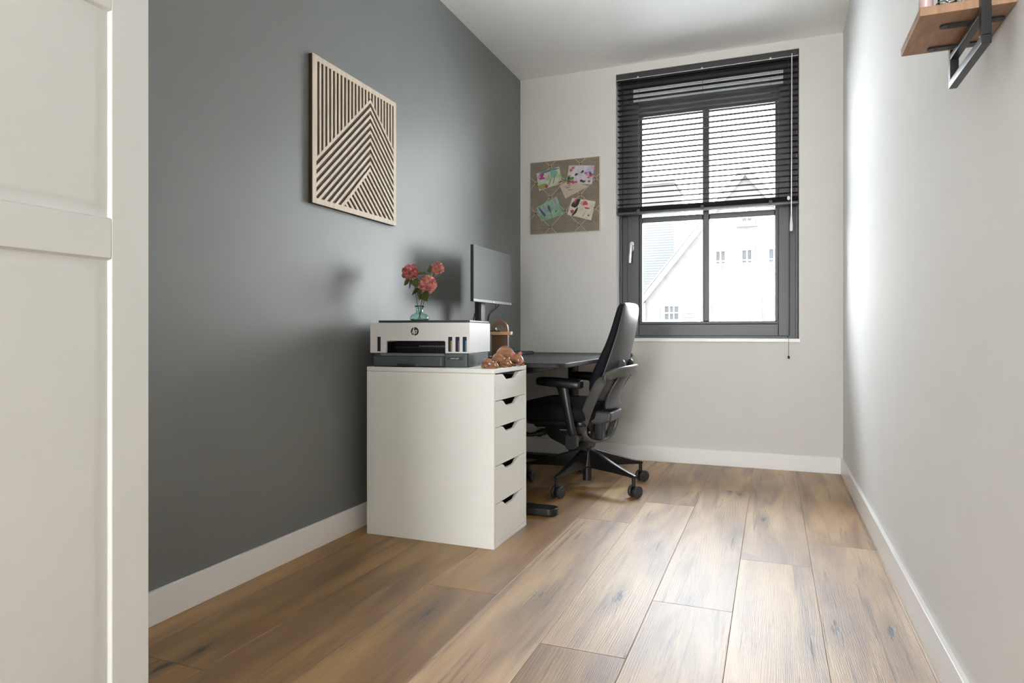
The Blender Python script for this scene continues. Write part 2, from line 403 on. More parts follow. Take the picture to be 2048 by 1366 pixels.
# ------------------------------------------------------------------ window
win = bpy.data.objects.new('window_1', None); COL.objects.link(win); win.location = (-0.415, W_B+0.14, WZ0)
struct(win, 'tall dark grey casement window with glazing bars', 'window')
def wobj(name, bm, m, **k):
    for v in bm.verts: v.co -= Vector(win.location)
    return obj(name, bm, m, win, **k)
YF = W_B+0.11
bm = BM()        # fixed frame
for x0, x1, z0, z1 in ((WX0, WX0+0.068, WZ0, WZ1), (WX1-0.062, WX1, WZ0, WZ1), (WX0+0.068, WX1-0.062, WZ0, WZ0+0.045), (WX0+0.068, WX1-0.062, 2.375, WZ1)):
    box(bm, x0, x1, YF+0.022, YF+0.10, z0, z1)
box(bm, WX0+0.001, WX0+0.018, YF-0.004, YF+0.03, WZ0, WZ1); box(bm, WX1-0.018, WX1-0.001, YF-0.004, YF+0.03, WZ0, WZ1)
wobj('window_frame', bm, M_frame, bevel=0.003)
sx0, sx1, sz0, sz1 = -0.925, 0.100, 0.822, 2.400
gx0, gx1, gz0, gz1 = -0.845, 0.034, 0.899, 2.325
bm = BM()        # opening sash
for x0, x1, z0, z1 in ((sx0, gx0, sz0, sz1), (gx1, sx1, sz0, sz1), (gx0, gx1, sz0, gz0), (gx0, gx1, gz1, sz1)):
    box(bm, x0, x1, YF-0.002, YF+0.062, z0, z1)
sash = wobj('sash', bm, M_frame, bevel=0.004)
def sobj(name, bm, m, **k):
    for v in bm.verts: v.co -= Vector(win.location)
    return obj(name, bm, m, sash, **k)
bm = BM()        # glazing bead, stepped
for x0, x1, z0, z1 in ((gx0+0.0003, gx0+0.020, gz0+0.018, gz1-0.018), (gx1-0.020, gx1-0.0003, gz0+0.018, gz1-0.018), (gx0+0.0003, gx1-0.0003, gz0+0.0003, gz0+0.018), (gx0+0.0003, gx1-0.0003, gz1-0.018, gz1-0.0003)):
    box(bm, x0, x1, YF+0.012, YF+0.052, z0, z1)
sobj('glazing_bead', bm, M_frame, bevel=0.003)
bm = BM()
box(bm, -0.428, -0.387, YF+0.006, YF+0.052, gz0+0.018, gz1-0.018)
sobj('mullion', bm, M_frame, bevel=0.006)
bm = BM(); box(bm, gx0+0.020, -0.428, YF+0.008, YF+0.050, 1.588, 1.626); box(bm, -0.387, gx1-0.020, YF+0.008, YF+0.050, 1.588, 1.626)
sobj('glazing_bar', bm, M_frame, bevel=0.006)
for x0, x1, z0, z1 in ((gx0+0.02, -0.428, gz0+0.018, 1.588), (-0.387, gx1-0.02, gz0+0.018, 1.588), (gx0+0.02, -0.428, 1.626, gz1-0.018), (-0.387, gx1-0.02, 1.626, gz1-0.018)):
    bm = BM(); box(bm, x0-0.004, x1+0.004, YF+0.030, YF+0.033, z0-0.004, z1+0.004); sobj('pane', bm, M_pane)
# handle
bm = BM()
prism(bm, rrect(-0.905, -0.878, 1.400, 1.462, 0.012), 'y', YF-0.012, YF-0.002)
tube(bm, [(-0.8915, YF-0.012, 1.445), (-0.8915, YF-0.045, 1.445)], 0.009, 12)
tube(bm, smooth_path([(-0.8915, YF-0.042, 1.452), (-0.8925, YF-0.047, 1.42), (-0.897, YF-0.047, 1.36), (-0.900, YF-0.045, 1.315)], 5), [(0.008, 0.012)]*16, 10, upv=(0, 1, 0))
h_ = sobj('window_handle', bm, M_silver, smooth=True); h_['label'] = 'brushed silver window handle'
# ventilation grille in the head of the frame
bm = BM(); box(bm, -0.883, 0.062, YF-0.006, YF+0.026, 2.412, 2.500)
for k in range(5): box(bm, -0.875, 0.054, YF-0.012, YF-0.006, 2.420+k*0.016, 2.427+k*0.016)
v_ = wobj('vent_grille', bm, M_alu, bevel=0.002); v_['label'] = 'pale grey ventilation grille'

# ------------------------------------------------------------------ venetian blind
BY = W_B+0.028
bl = thing('venetian_blind', 'black horizontal slatted blind half lowered over the window', 'blind', (-0.415, BY, 1.63))
def lobj(name, bm, m, root, **k):
    for v in bm.verts: v.co -= Vector(root.location)
    return obj(name, bm, m, root, **k)
bx0, bx1 = WX0+0.006, WX1-0.006
bm = BM(); box(bm, bx0-0.003, bx1+0.003, BY-0.024, BY+0.022, 2.536, WZ1-0.003); lobj('headrail', bm, M_blind, bl, bevel=0.002)
bm = BM(); box(bm, bx0-0.003, bx1+0.003, BY-0.0265, BY-0.0235, 2.533, 2.5365); t_ = lobj('headrail_trim', bm, M_silver, bl); t_['label'] = 'thin shiny strip under headrail'
slat_me = None; zt, zb, ns = 2.512, 1.704, 24
bm = BM(); pts = []
for k in range(7):
    t = (k/6-0.5)*0.036; pts.append((t, -t*0.04+0.0020*(1-(2*(k/6-0.5))**2)))
prof = [(BY+t, z) for t, z in pts]+[(BY+t, z-0.0009) for t, z in reversed(pts)]
# slats are countable: one mesh shared by copies
for v in prism(bm, [(p[0], p[1]) for p in prof], 'x', bx0, bx1): v.co -= Vector((-0.415, BY, 0))
slat = obj('slat', bm, M_slat, bl, smooth=True)
slat.location = (0, 0, zt-1.63)
for k in range(1, ns):
    s2 = slat.copy(); COL.objects.link(s2); s2.parent = bl; s2.location = (0, 0, zt+(zb-zt)*k/(ns-1)-1.63)
for k in range(9):      # slats stacked at the bottom
    s2 = slat.copy(); COL.objects.link(s2); s2.parent = bl; s2.location = (0, 0, 1.6525+k*0.0034-1.63)
bm = BM(); box(bm, bx0-0.002, bx1+0.002, BY-0.020, BY+0.020, 1.632, 1.650); lobj('bottom_rail', bm, M_blind, bl, bevel=0.003)
for x in (-0.831, -0.421, -0.012):
    bm = BM()
    for dy in (-0.020, 0.019): tube(bm, [(x, BY+dy, 2.535), (x, BY+dy, 1.650)], 0.0007, 5)
    lobj('ladder_cord', bm, M_cord, bl)
    bm = BM(); box(bm, x-0.006, x+0.006, BY-0.028, BY-0.024, 2.532, 2.545); c_ = lobj('cord_clip', bm, M_silver, bl, bevel=0.001)
    bm = BM(); box(bm, x-0.010, x+0.010, BY-0.0225, BY-0.0195, 1.632, 1.662); lobj('rail_clip', bm, M_cord, bl, bevel=0.001)
bm = BM(); tube(bm, [(0.110, BY-0.034, 2.548), (0.109, BY-0.036, 2.53), (0.106, BY-0.04, 1.56)], 0.0036, 8)
w_ = lobj('tilt_wand', bm, M_silver, bl, smooth=True); w_['label'] = 'pale translucent tilt wand'
bm = BM(); lathe(bm, [(0.004, 1.462), (0.008, 1.464), (0.008, 1.50), (0.006, 1.525), (0.004, 1.56)], (0.106, BY-0.04, 0), 12)
h2 = lobj('wand_grip', bm, M_plwhite, bl, smooth=True); h2['label'] = 'white grip at end of wand'
bm = BM(); tube(bm, [(0.090, BY-0.030, 2.55), (0.090, BY-0.034, 2.5), (0.091, BY-0.045, 0.70)], 0.0011, 6); lobj('pull_cord', bm, M_cord, bl)
bm = BM(); lathe(bm, [(0.004, 0), (0.0065, 0.002), (0.0065, 0.012), (0.003, 0.018)], (0.091, BY-0.045, 0.684), 10); lobj('cord_weight', bm, M_black, bl, smooth=True)
bm = BM(); ellipsoid(bm, (0.0905, BY-0.042, 1.665), (0.009, 0.006, 0.013)); k_ = lobj('cord_tassel', bm, M_plwhite, bl, smooth=True); k_['label'] = 'small white cord tassel'

# ------------------------------------------------------------------ outside
bm = BM(); box(bm, -60, 60, W_B+0.6, 120, -3.2, -3.0); struct(obj('ground', bm, M_grass), 'pale paving outside beyond the window', 'ground')
YH = 32.0
house = thing('house', 'washed-out gabled brick house seen through the window', 'house', (-1.17, YH, -3.0))
def hobj(name, bm, m, par=None, **k):
    for v in bm.verts: v.co -= Vector(house.location)
    return obj(name, bm, m, par or house, **k)
bm = BM(); prism(bm, [(-5.70, -3.0), (3.36, -3.0), (3.36, 2.5), (-1.17, 8.2), (-5.70, 2.5)], 'y', YH, YH+9); hobj('wall', bm, M_brick)
sl = math.hypot(4.58, 5.73)
for sgn in (-1, 1):
    bm = BM(); cx = -1.17
    prism(bm, [(cx, 8.41), (cx+sgn*4.75, 2.47), (cx+sgn*4.75, 2.15), (cx, 8.05)], 'y', YH-0.25, YH-0.02)
    hobj('bargeboard', bm, M_extwhite)
    bm = BM(); prism(bm, [(cx, 8.55), (cx+sgn*4.95, 2.36), (cx+sgn*4.95, 2.26), (cx, 8.42)], 'y', YH-0.30, YH+9.1); hobj('roof', bm, M_tile)
def ext_window(x0, x1, z0, z1, nx, nz, fw, sill=True, gx=None):
    bm = BM(); y = YH-0.06
    g0, g1, h0, h1 = x0+fw, x1-fw, z0+fw, z1-fw
    for a in ((x0, g0, z0, z1), (g1, x1, z0, z1), (g0, g1, z0, h0), (g0, g1, h1, z1)): box(bm, a[0], a[1], y, YH+0.02, a[2], a[3])
    for i in range(1, nx):
        c = g0+(g1-g0)*i/nx; box(bm, c-0.03, c+0.03, y, YH+0.02, h0, h1)
    for i in range(1, nz):
        c = h0+(h1-h0)*i/nz; box(bm, g0, g1, y+0.001, YH+0.02, c-0.03, c+0.03)
    w = hobj('window', bm, M_extwhite)
    bm = BM(); box(bm, g0, g1, YH-0.01, YH-0.005, h0, h1); hobj('pane', bm, M_extglass, w)
    if sill:
        bm = BM(); box(bm, x0-0.1, x1+0.1, YH-0.16, YH, z0-0.10, z0-0.02); hobj('window_sill', bm, M_tile, w)
ext_window(-2.60, -1.89, 3.56, 4.78, 2, 2, 0.16); ext_window(-1.45, -0.74, 3.56, 4.79, 2, 2, 0.16)
ext_window(-0.30, 0.41, 3.56, 4.79, 2, 2, 0.16); ext_window(-1.45, -0.74, 5.80, 6.60, 2, 1, 0.16)
ext_window(-4.97, -3.96, 1.30, 2.31, 3, 2, 0.19, False); ext_window(-3.28, -2.36, 0.2, 2.28, 3, 3, 0.16, False)
ext_window(-0.60, 0.7, -0.6, 2.68, 1, 1, 0.14, False)
bm = BM(); box(bm, -3.85, -3.35, YH-0.03, YH, 1.58, 1.66); box(bm, -3.85, -3.35, YH-0.03, YH, 1.76, 1.80); hobj('vent', bm, M_tile)
bm = BM(); box(bm, -1.22, -1.08, YH-0.2, YH, 2.0, 2.12); box(bm, -1.19, -1.11, YH-0.16, YH, 2.12, 2.4); hobj('wall_lamp', bm, M_tile)
bm = BM(); tube(bm, [(-5.73, YH-0.12, 2.3), (-5.73, YH-0.12, -3.0)], 0.045, 8); hobj('downpipe', bm, M_tile)
tw = thing('slate_clad_house', 'grey slate-clad upper storey behind the gabled house', 'house', (-7.2, 43, -3))
bm = BM(); box(bm, -9.2, -5.74, 42, 46, -3, 10.2)
for k in range(44):
    z = 3+k*0.16; box(bm, -9.205, -5.735, 41.985, 42, z, z+0.13)
lobj('wall', bm, M_slate, tw)
bm = BM(); box(bm, -9.3, -5.64, 41.9, 46.1, 10.2, 10.35); lobj('roof', bm, M_tile, tw)
def bush():
    bm = BM(); random.seed(4)
    for k in range(420):
        a, b = random.random()*2*PI, math.acos(random.uniform(-0.2, 1)); r = random.uniform(0.7, 1.05)
        p = Vector((0.35+0.95*r*math.sin(b)*math.cos(a), 30.4+0.8*r*math.sin(b)*math.sin(a), -3.0+4.6*r*abs(math.cos(b))))
        q = Euler((random.random()*6, random.random()*6, random.random()*6)).to_matrix()
        vs = [bm.verts.new(p+q @ Vector(c)) for c in ((-.14, 0, 0), (0, -.07, 0.02), (.14, 0, 0), (0, .07, 0.02))]; bm.faces.new(vs)
    tube(bm, [(0.35, 30.4, -3), (0.35, 30.4, 0.5)], [0.1, 0.05], 8)
    tag(obj('bush', bm, M_bush), 'pale green bush in front of the brick house', 'bush')
bush()

# ------------------------------------------------------------------ wardrobe (left foreground)
wx, wy1 = -1.066, 0.884
wd = thing('wardrobe', 'tall off-white wardrobe with panelled door at left edge', 'wardrobe', (-1.36, 0.384, 0))
bm = BM()
cx0, cx1 = W_L+0.016, wx-0.024
box(bm, cx0, cx1, wy1-0.020, wy1-0.002, 0, 2.36); box(bm, cx0, cx1, -0.12, -0.102, 0, 2.36)
box(bm, cx0, cx1, -0.102, wy1-0.02, 2.342, 2.36); box(bm, cx0, cx1, -0.102, wy1-0.02, 0.06, 0.078); box(bm, cx0, cx0+0.008, -0.102, wy1-0.02, 0, 2.342)
box(bm, cx1-0.03, cx1-0.012, -0.102, wy1-0.02, 0, 0.06); box(bm, cx0+0.01, cx1-0.01, 0.374, 0.392, 0.078, 2.342)
lobj('body', bm, M_ward, wd, bevel=0.001)
def ward_door(y0, y1):
    """framed door: stiles and rails with sunk, bevelled centre panels"""
    st = 0.073; z0, z1 = 0.010, 2.35
    rails = [(z0, z0+0.075), (0.969, 1.038), (1.400, 1.470), (z1-0.075, z1)]
    bm = BM()
    box(bm, wx-0.020, wx, y0, y0+st, z0, z1); box(bm, wx-0.020, wx, y1-st, y1, z0, z1)
    for a, b in rails: box(bm, wx-0.020, wx-0.0003, y0+st, y1-st, a, b)
    d = lobj('door', bm, M_ward, wd, bevel=0.0018)
    for (a0, a1), (b0, b1) in zip(rails, rails[1:]):
        bm = BM(); u0, u1, v0, v1 = y0+st, y1-st, a1, b0
        def ring(i, dx): return [(wx+dx, u0+i, v0+i), (wx+dx, u1-i, v0+i), (wx+dx, u1-i, v1-i), (wx+dx, u0+i, v1-i)]
        rs = [ring(0, -0.0010), ring(0.003, -0.0075), ring(0.010, -0.0085), ring(0.026, -0.0045), ring(0.030, -0.0042)]
        V = [[bm.verts.new(p) for p in r] for r in rs]
        for i in range(len(V)-1):
            for k in range(4): bm.faces.new((V[i][k], V[i][(k+1) % 4], V[i+1][(k+1) % 4], V[i+1][k]))
        bm.faces.new(V[-1])
        bk = [bm.verts.new(p) for p in ring(0, -0.016)]; bm.faces.new(bk)
        for k in range(4): bm.faces.new((bk[k], bk[(k+1) % 4], V[0][(k+1) % 4], V[0][k]))
        for v in bm.verts: v.co -= Vector(wd.location)
        obj('panel', bm, M_ward, d, smooth=True, angle=25)
ward_door(0.386, wy1); ward_door(-0.118, 0.382)

# ------------------------------------------------------------------ drawer unit
UX0, UX1, UY0, UY1 = -1.584, -1.004, 2.355, 2.715
un = thing('drawer_unit', 'white five-drawer cabinet under the printer', 'drawer unit', ((UX0+UX1)/2, (UY0+UY1)/2, 0))
bm = BM(); T = 0.014
box(bm, UX0, UX1, UY0, UY0+T, 0, 0.6815); box(bm, UX0, UX1, UY1-T, UY1, 0, 0.6815)
box(bm, UX0, UX1, UY0, UY1, 0.6825, 0.700)
box(bm, UX0+0.002, UX1, UY0+T, UY1-T, 0.0, 0.016); box(bm, UX0+0.002, UX0+0.008, UY0+T, UY1-T, 0.016, 0.6815)
lobj('body', bm, M_cab, un, bevel=0.0012)
bm = BM(); box(bm, UX0+0.01, UX1-0.045, UY0+T+0.002, UY1-T-0.002, 0.018, 0.66); lobj('interior_shade', bm, M_deep, un)  # black block standing in for the shade inside the carcass
zs = [0.6795, 0.5745, 0.4705, 0.3195, 0.1705, 0.0175]
for i in range(5):
    z1, z0 = zs[i]-0.0025, zs[i+1]+0.0005 if i < 4 else 0.0185
    a, b = UY0+T+0.0015, UY1-T-0.0015; L = b-a
    pts = [(a, z0), (b, z0), (b, z1), (a+L*0.80, z1), (a+L*0.76, z1-0.003), (a+L*0.665, z1-0.022), (a+L*0.63, z1-0.025), (a+L*0.37, z1-0.025), (a+L*0.335, z1-0.022), (a+L*0.24, z1-0.003), (a+L*0.20, z1), (a, z1)]
    bm = BM(); prism(bm, pts, 'x', UX1-0.018, UX1-0.0005)
    lobj('drawer', bm, M_cab, un, bevel=0.001)

# ------------------------------------------------------------------ printer
pr = thing('printer', 'white and slate inkjet printer on the drawer cabinet', 'printer', (-1.384, 2.560, 0.7005), R(8.9))
hw, hd = 0.2175, 0.165; X = lambda t: -hw+t
bm = BM()       # white housing with the paper opening cut out of its front
zo = 0.057; zt_ = 0.183
prism(bm, [(-hw, zo), (X(0.073), zo), (X(0.073), zo+0.045), (X(0.0755), zo+0.049), (X(0.079), zo+0.0505), (X(0.325), zo+0.0505), (X(0.3285), zo+0.049), (X(0.331), zo+0.045), (X(0.331), zo), (hw, zo), (hw, zt_), (-hw, zt_)], 'y', -hd, hd)
obj('housing', bm, M_prwhite, pr, bevel=0.0015)
bm = BM(); box(bm, X(0.0735), X(0.3305), -hd+0.012, -hd+0.098, zo+0.001, zo+0.049)
bmesh.ops.delete(bm, geom=[f for f in bm.faces if abs(f.calc_center_median().y-(-hd+0.012)) < 1e-4], context='FACES')
sl_ = obj('output_slot', bm, M_deep, pr)
bm = BM(); box(bm, X(0.080), X(0.325), -hd+0.075, -hd+0.085, zo+0.018, zo+0.024)
for k in range(12): box(bm, X(0.19+k*0.0105), X(0.196+k*0.0105), -hd+0.072, -hd+0.078, zo+0.0265, zo+0.0285, mi=1)
obj('paper_roller', bm, [M_black, M_plwhite], pr)
bm = BM()       # slate base
prism(bm, rrect(-hw+0.010, hw-0.006, -hd+0.004, hd-0.004, 0.012), 'z', 0.0, zo-0.001)
obj('base', bm, M_prdark, pr, bevel=0.002)
bm = BM()       # paper tray, standing proud at the front
prism(bm, rrect(X(0.012), X(0.330), -hd-0.014, -hd+0.10, 0.016), 'z', 0.004, 0.0440)
tray = obj('paper_tray', bm, M_prdark, pr, bevel=0.002)
bm = BM(); prism(bm, rrect(X(0.046), X(0.330), -hd-0.012, -hd+0.09, 0.012), 'z', 0.0445, 0.0565); obj('tray_lid', bm, mat('tray_lid_grey', (0.14, 0.145, 0.155), 0.35), tray, bevel=0.002)
bm = BM(); box(bm, X(0.125), X(0.207), -hd-0.0155, -hd-0.013, 0.0035, 0.0135); obj('tray_grip', bm, M_black, tray, bevel=0.001)
bm = BM(); prism(bm, rrect(X(0.338), X(0.405), 0.029, 0.043, 0.003), 'y', -hd+0.0025, -hd+0.0045); nb = obj('name_plate', bm, mat('name_plate_dark', (0.02, 0.028, 0.032), 0.3), pr)
def text_mesh(body, size, M, depth=0.0004, shear=0.0, name='t'):
    c = bpy.data.curves.new(name, 'FONT'); c.body = body; c.size = size; c.extrude = depth; c.shear = shear; c.align_x = 'CENTER'; c.align_y = 'CENTER'; c.resolution_u = 3
    o = bpy.data.objects.new(name, c); COL.objects.link(o)
    me = bpy.data.meshes.new_from_object(o.evaluated_get(bpy.context.evaluated_depsgraph_get()))
    bpy.data.objects.remove(o); bm = BM(); bm.from_mesh(me); bpy.data.meshes.remove(me)
    for v in bm.verts: v.co = M @ v.co
    return bm
FR = Matrix.Rotation(R(90), 4, 'X')
bm = text_mesh('smart tank', 0.0085, Matrix.Translation((X(0.3705), -hd+0.0018, 0.0362)) @ FR); obj('lettering', bm, M_plwhite, nb)
bm = BM()       # ribbed seam and foot recess on the right side
box(bm, hw-0.0065, hw-0.005, -hd+0.02, hd-0.02, 0.045, 0.047); box(bm, hw-0.0065, hw-0.0050, -hd+0.16, -hd+0.25, 0.003, 0.012)
obj('side_seam', bm, M_black, pr)
bm = BM(); prism(bm, rrect(X(0.030), hw-0.004, -hd+0.012, hd-0.002, 0.008), 'z', zt_+0.0005, zt_+0.010); obj('scanner_lid', bm, M_prlid, pr, bevel=0.002)
for x0, x1, c in ((0.0335, 0.0475, None), (0.3440, 0.3610, (0.50, 0.36, 0.12)), (0.3750, 0.3920, (0.22, 0.10, 0.15)), (0.4055, 0.4225, (0.05, 0.25, 0.48))):
    bm = BM(); prism(bm, rrect(X(x0), X(x1), 0.0635, 0.1245, 0.003 if c else 0.0008), 'y', -hd-0.0012, -hd+0.002)
    wnd = obj('ink_window', bm, mat('ink_window_dark', (0.018, 0.019, 0.030), 0.15), pr)
    if c:
        bm = BM(); box(bm, X(x1-0.0055), X(x1-0.0012), -hd-0.0016, -hd, 0.066, 0.109); k = obj('ink_level', bm, mat('ink_%d' % int(x0*1e4), c, 0.3), wnd)
# round emblem with slanted letters
bm = BM(); cx_, cz_ = X(0.199), 0.147
def disc(bm, r, y0, y1, mi=0, n=40): prism(bm, [(cx_+r*math.cos(2*PI*k/n), cz_+r*math.sin(2*PI*k/n)) for k in range(n)], 'y', y0, y1, mi)
disc(bm, 0.0195, -hd-0.0007, -hd+0.001, 1); disc(bm, 0.0175, -hd-0.0013, -hd, 0)
def stroke(p, w=0.0026):
    for (ax, az), (bx_, bz) in zip(p, p[1:]):
        d = Vector((bx_-ax, bz-az)); n_ = Vector((-d.y, d.x)).normalized()*w/2; e = d.normalized()*w*0.25
        a = Vector((ax, az))-e; b = Vector((bx_, bz))+e
        q = [a+n_, b+n_, b-n_, a-n_]; prism(bm, [(cx_+v.x, cz_+v.y) for v in q], 'y', -hd-0.0019, -hd-0.0010, 1)
stroke([(-0.0022, 0.0172), (-0.0108, -0.0080)]); stroke([(-0.0068, 0.0045), (-0.0034, 0.0045), (-0.0026, 0.0022), (-0.0060, -0.0080)])
stroke([(0.0028, 0.0045), (-0.0046, -0.0172)]); stroke([(0.0028, 0.0045), (0.0082, 0.0045), (0.0094, 0.0022), (0.0068, -0.0060), (0.0050, -0.0080), (-0.0008, -0.0080)])
e_ = obj('emblem', bm, [mat('emblem_dark', (0.025, 0.027, 0.03), 0.3), M_plwhite], pr); e_['label'] = 'round dark maker emblem'

# ------------------------------------------------------------------ vase and flowers
VX, VY, VZ = -1.482, 2.62, 0.8942
bm = BM()
outer = [(0.030, 0.0), (0.038, 0.002), (0.0425, 0.010), (0.0415, 0.020), (0.034, 0.029), (0.022, 0.035), (0.0165, 0.040), (0.0155, 0.052), (0.0170, 0.062), (0.0225, 0.067), (0.0235, 0.069)]
inner = [(0.0215, 0.0695), (0.0150, 0.063), (0.0130, 0.052), (0.0140, 0.041), (0.020, 0.0325), (0.032, 0.026), (0.0390, 0.018), (0.0395, 0.010), (0.035, 0.005), (0.012, 0.0045)]
lathe(bm, outer+inner, (VX, VY, VZ), 48, rib=lambda a, z: 0.045*math.cos(8*a)*max(0, 1-z/0.036)*min(1, z/0.006) if z < 0.036 else 0)
tag(obj('vase', bm, M_vase, smooth=True, angle=180), 'small squat green glass vase on the printer', 'vase')
RT = Vector((math.cos(0.3758), math.sin(0.3758), 0)); FW = Vector((-math.sin(0.3758), math.cos(0.3758), 0))
def petal(bm, base, axis, out, size, rnd, mi=0):
    """cupped ruffled petal standing on the ball surface"""
    side = out.cross(axis).normalized(); n = 4; g = []
    for i in range(n+1):
        row = []
        for j in range(n+1):
            a = (j/n-0.5)*1.5; t = i/n
            w = size*(0.35+0.75*math.sin(t*2.2))*0.5
            p = base+side*math.sin(a)*w*1.25+out*(t*size*0.85)+axis*(math.cos(a)*w*0.45)+axis*(t*t*size*0.35)
            q = noise.noise_vector(p*110+Vector((rnd, rnd, rnd)))*size*0.34*t; row.append(bm.verts.new(p+q))
        g.append(row)
    for i in range(n):
        for j in range(n): bm.faces.new((g[i][j], g[i][j+1], g[i+1][j+1], g[i+1][j])).material_index = mi
def leaf(bm, base, d, L, Wd, droop=0.3, roll=0.0):
    d = d.normalized(); s = d.cross(Vector((0, 0, 1)))
    s = s.normalized() if s.length > 1e-3 else Vector((1, 0, 0))
    s = Matrix.Rotation(roll, 3, d) @ s; up = s.cross(d); n = 8; L_, C_, R_ = [], [], []
    for i in range(n+1):
        t = i/n; c = base+d*(L*t)-Vector((0, 0, 1))*(droop*L*t*t); w = Wd*(math.sin(PI*t**0.75))**0.8*0.5 if 0 < i < n else 0.0004
        C_.append(bm.verts.new(c)); L_.append(bm.verts.new(c+s*w+up*w*0.35)); R_.append(bm.verts.new(c-s*w+up*w*0.35))
    for i in range(n):
        bm.faces.new((L_[i], C_[i], C_[i+1], L_[i+1])); bm.faces.new((C_[i], R_[i], R_[i+1], C_[i+1]))
def flower(label, dx, dz, dyy, r, seed, leaves, bot, mi):
    random.seed(seed)
    root = thing('flower_stem', label, 'flower', (VX, VY, VZ+0.006), 0, 'pink peonies in the glass vase')
    head = RT*dx+FW*dyy+Vector((0, 0, dz-0.006)); b0 = RT*bot+Vector((0, 0, 0.001))
    mid = RT*(bot*-0.2+dx*0.16)+Vector((0, 0, 0.062)); m2 = head*0.6+RT*(dx*-0.12)+Vector((0, 0, 0.02))
    tp = smooth_path([b0, mid, m2, head-(head-m2).normalized()*r*0.5], 7)
    bm = BM(); tube(bm, tp, 0.0016, 7); obj('stem', bm, M_stem, root, smooth=True)
    bm = BM(); ellipsoid(bm, head, (r*0.74, r*0.74, r*0.70), seg=14, rings=10)
    npt = 150
    for k in range(npt):
        z = 1-2*(k+0.5)/npt; ph = k*2.39996; s = math.sqrt(1-z*z)
        ax = Vector((s*math.cos(ph), s*math.sin(ph), z))
        tang = ax.orthogonal().normalized(); tang = Matrix.Rotation(random.random()*2*PI, 3, ax) @ tang
        petal(bm, head+ax*r*0.56, tang, (ax+tang*random.uniform(-0.3, 0.3)).normalized(), r*random.uniform(0.34, 0.54), random.random()*50, 0)
    b = obj('blossom', bm, M_petal if mi == 0 else M_petal2, root, smooth=True, angle=180)
    for (px_, pz_, fx, fz, L, Wd, roll) in leaves:
        bm = BM(); leaf(bm, RT*px_+Vector((0, 0, pz_-0.006))+FW*(dyy-0.012), RT*fx+Vector((0, 0, fz))-FW*0.25, L*1.15, Wd*1.5, 0.25, roll); obj('leaf', bm, M_leaf, root, smooth=True)
flower('pink ruffled artificial flower, leftmost of three in vase', -0.043, 0.218, -0.005, 0.037, 1, [(-0.030, 0.186, -0.1, -0.4, 0.034, 0.034, 1.1), (-0.008, 0.206, 1.0, 0.35, 0.046, 0.022, 0.6), (-0.045, 0.182, -0.9, -0.7, 0.024, 0.016, 1.0), (-0.018, 0.190, 0.3, -0.9, 0.030, 0.028, 1.3)], 0.006, 0)
flower('smallest pink artificial flower, highest and farthest right in vase', 0.080, 0.241, 0.02, 0.029, 2, [(0.056, 0.232, -0.6, 0.1, 0.022, 0.018, 1.2), (0.058, 0.240, -0.7, 0.5, 0.020, 0.008, 0.5), (0.062, 0.215, -0.2, -0.2, 0.02, 0.018, 1.0)], -0.008, 1)
flower('pink artificial flower lowest in vase, above two big leaves', 0.038, 0.164, -0.012, 0.040, 3, [(0.012, 0.140, -0.05, -1.0, 0.042, 0.050, 1.4), (0.004, 0.142, -1.0, -0.5, 0.034, 0.020, 0.7), (0.026, 0.132, 0.3, -0.8, 0.034, 0.034, 1.4)], 0.0, 1)

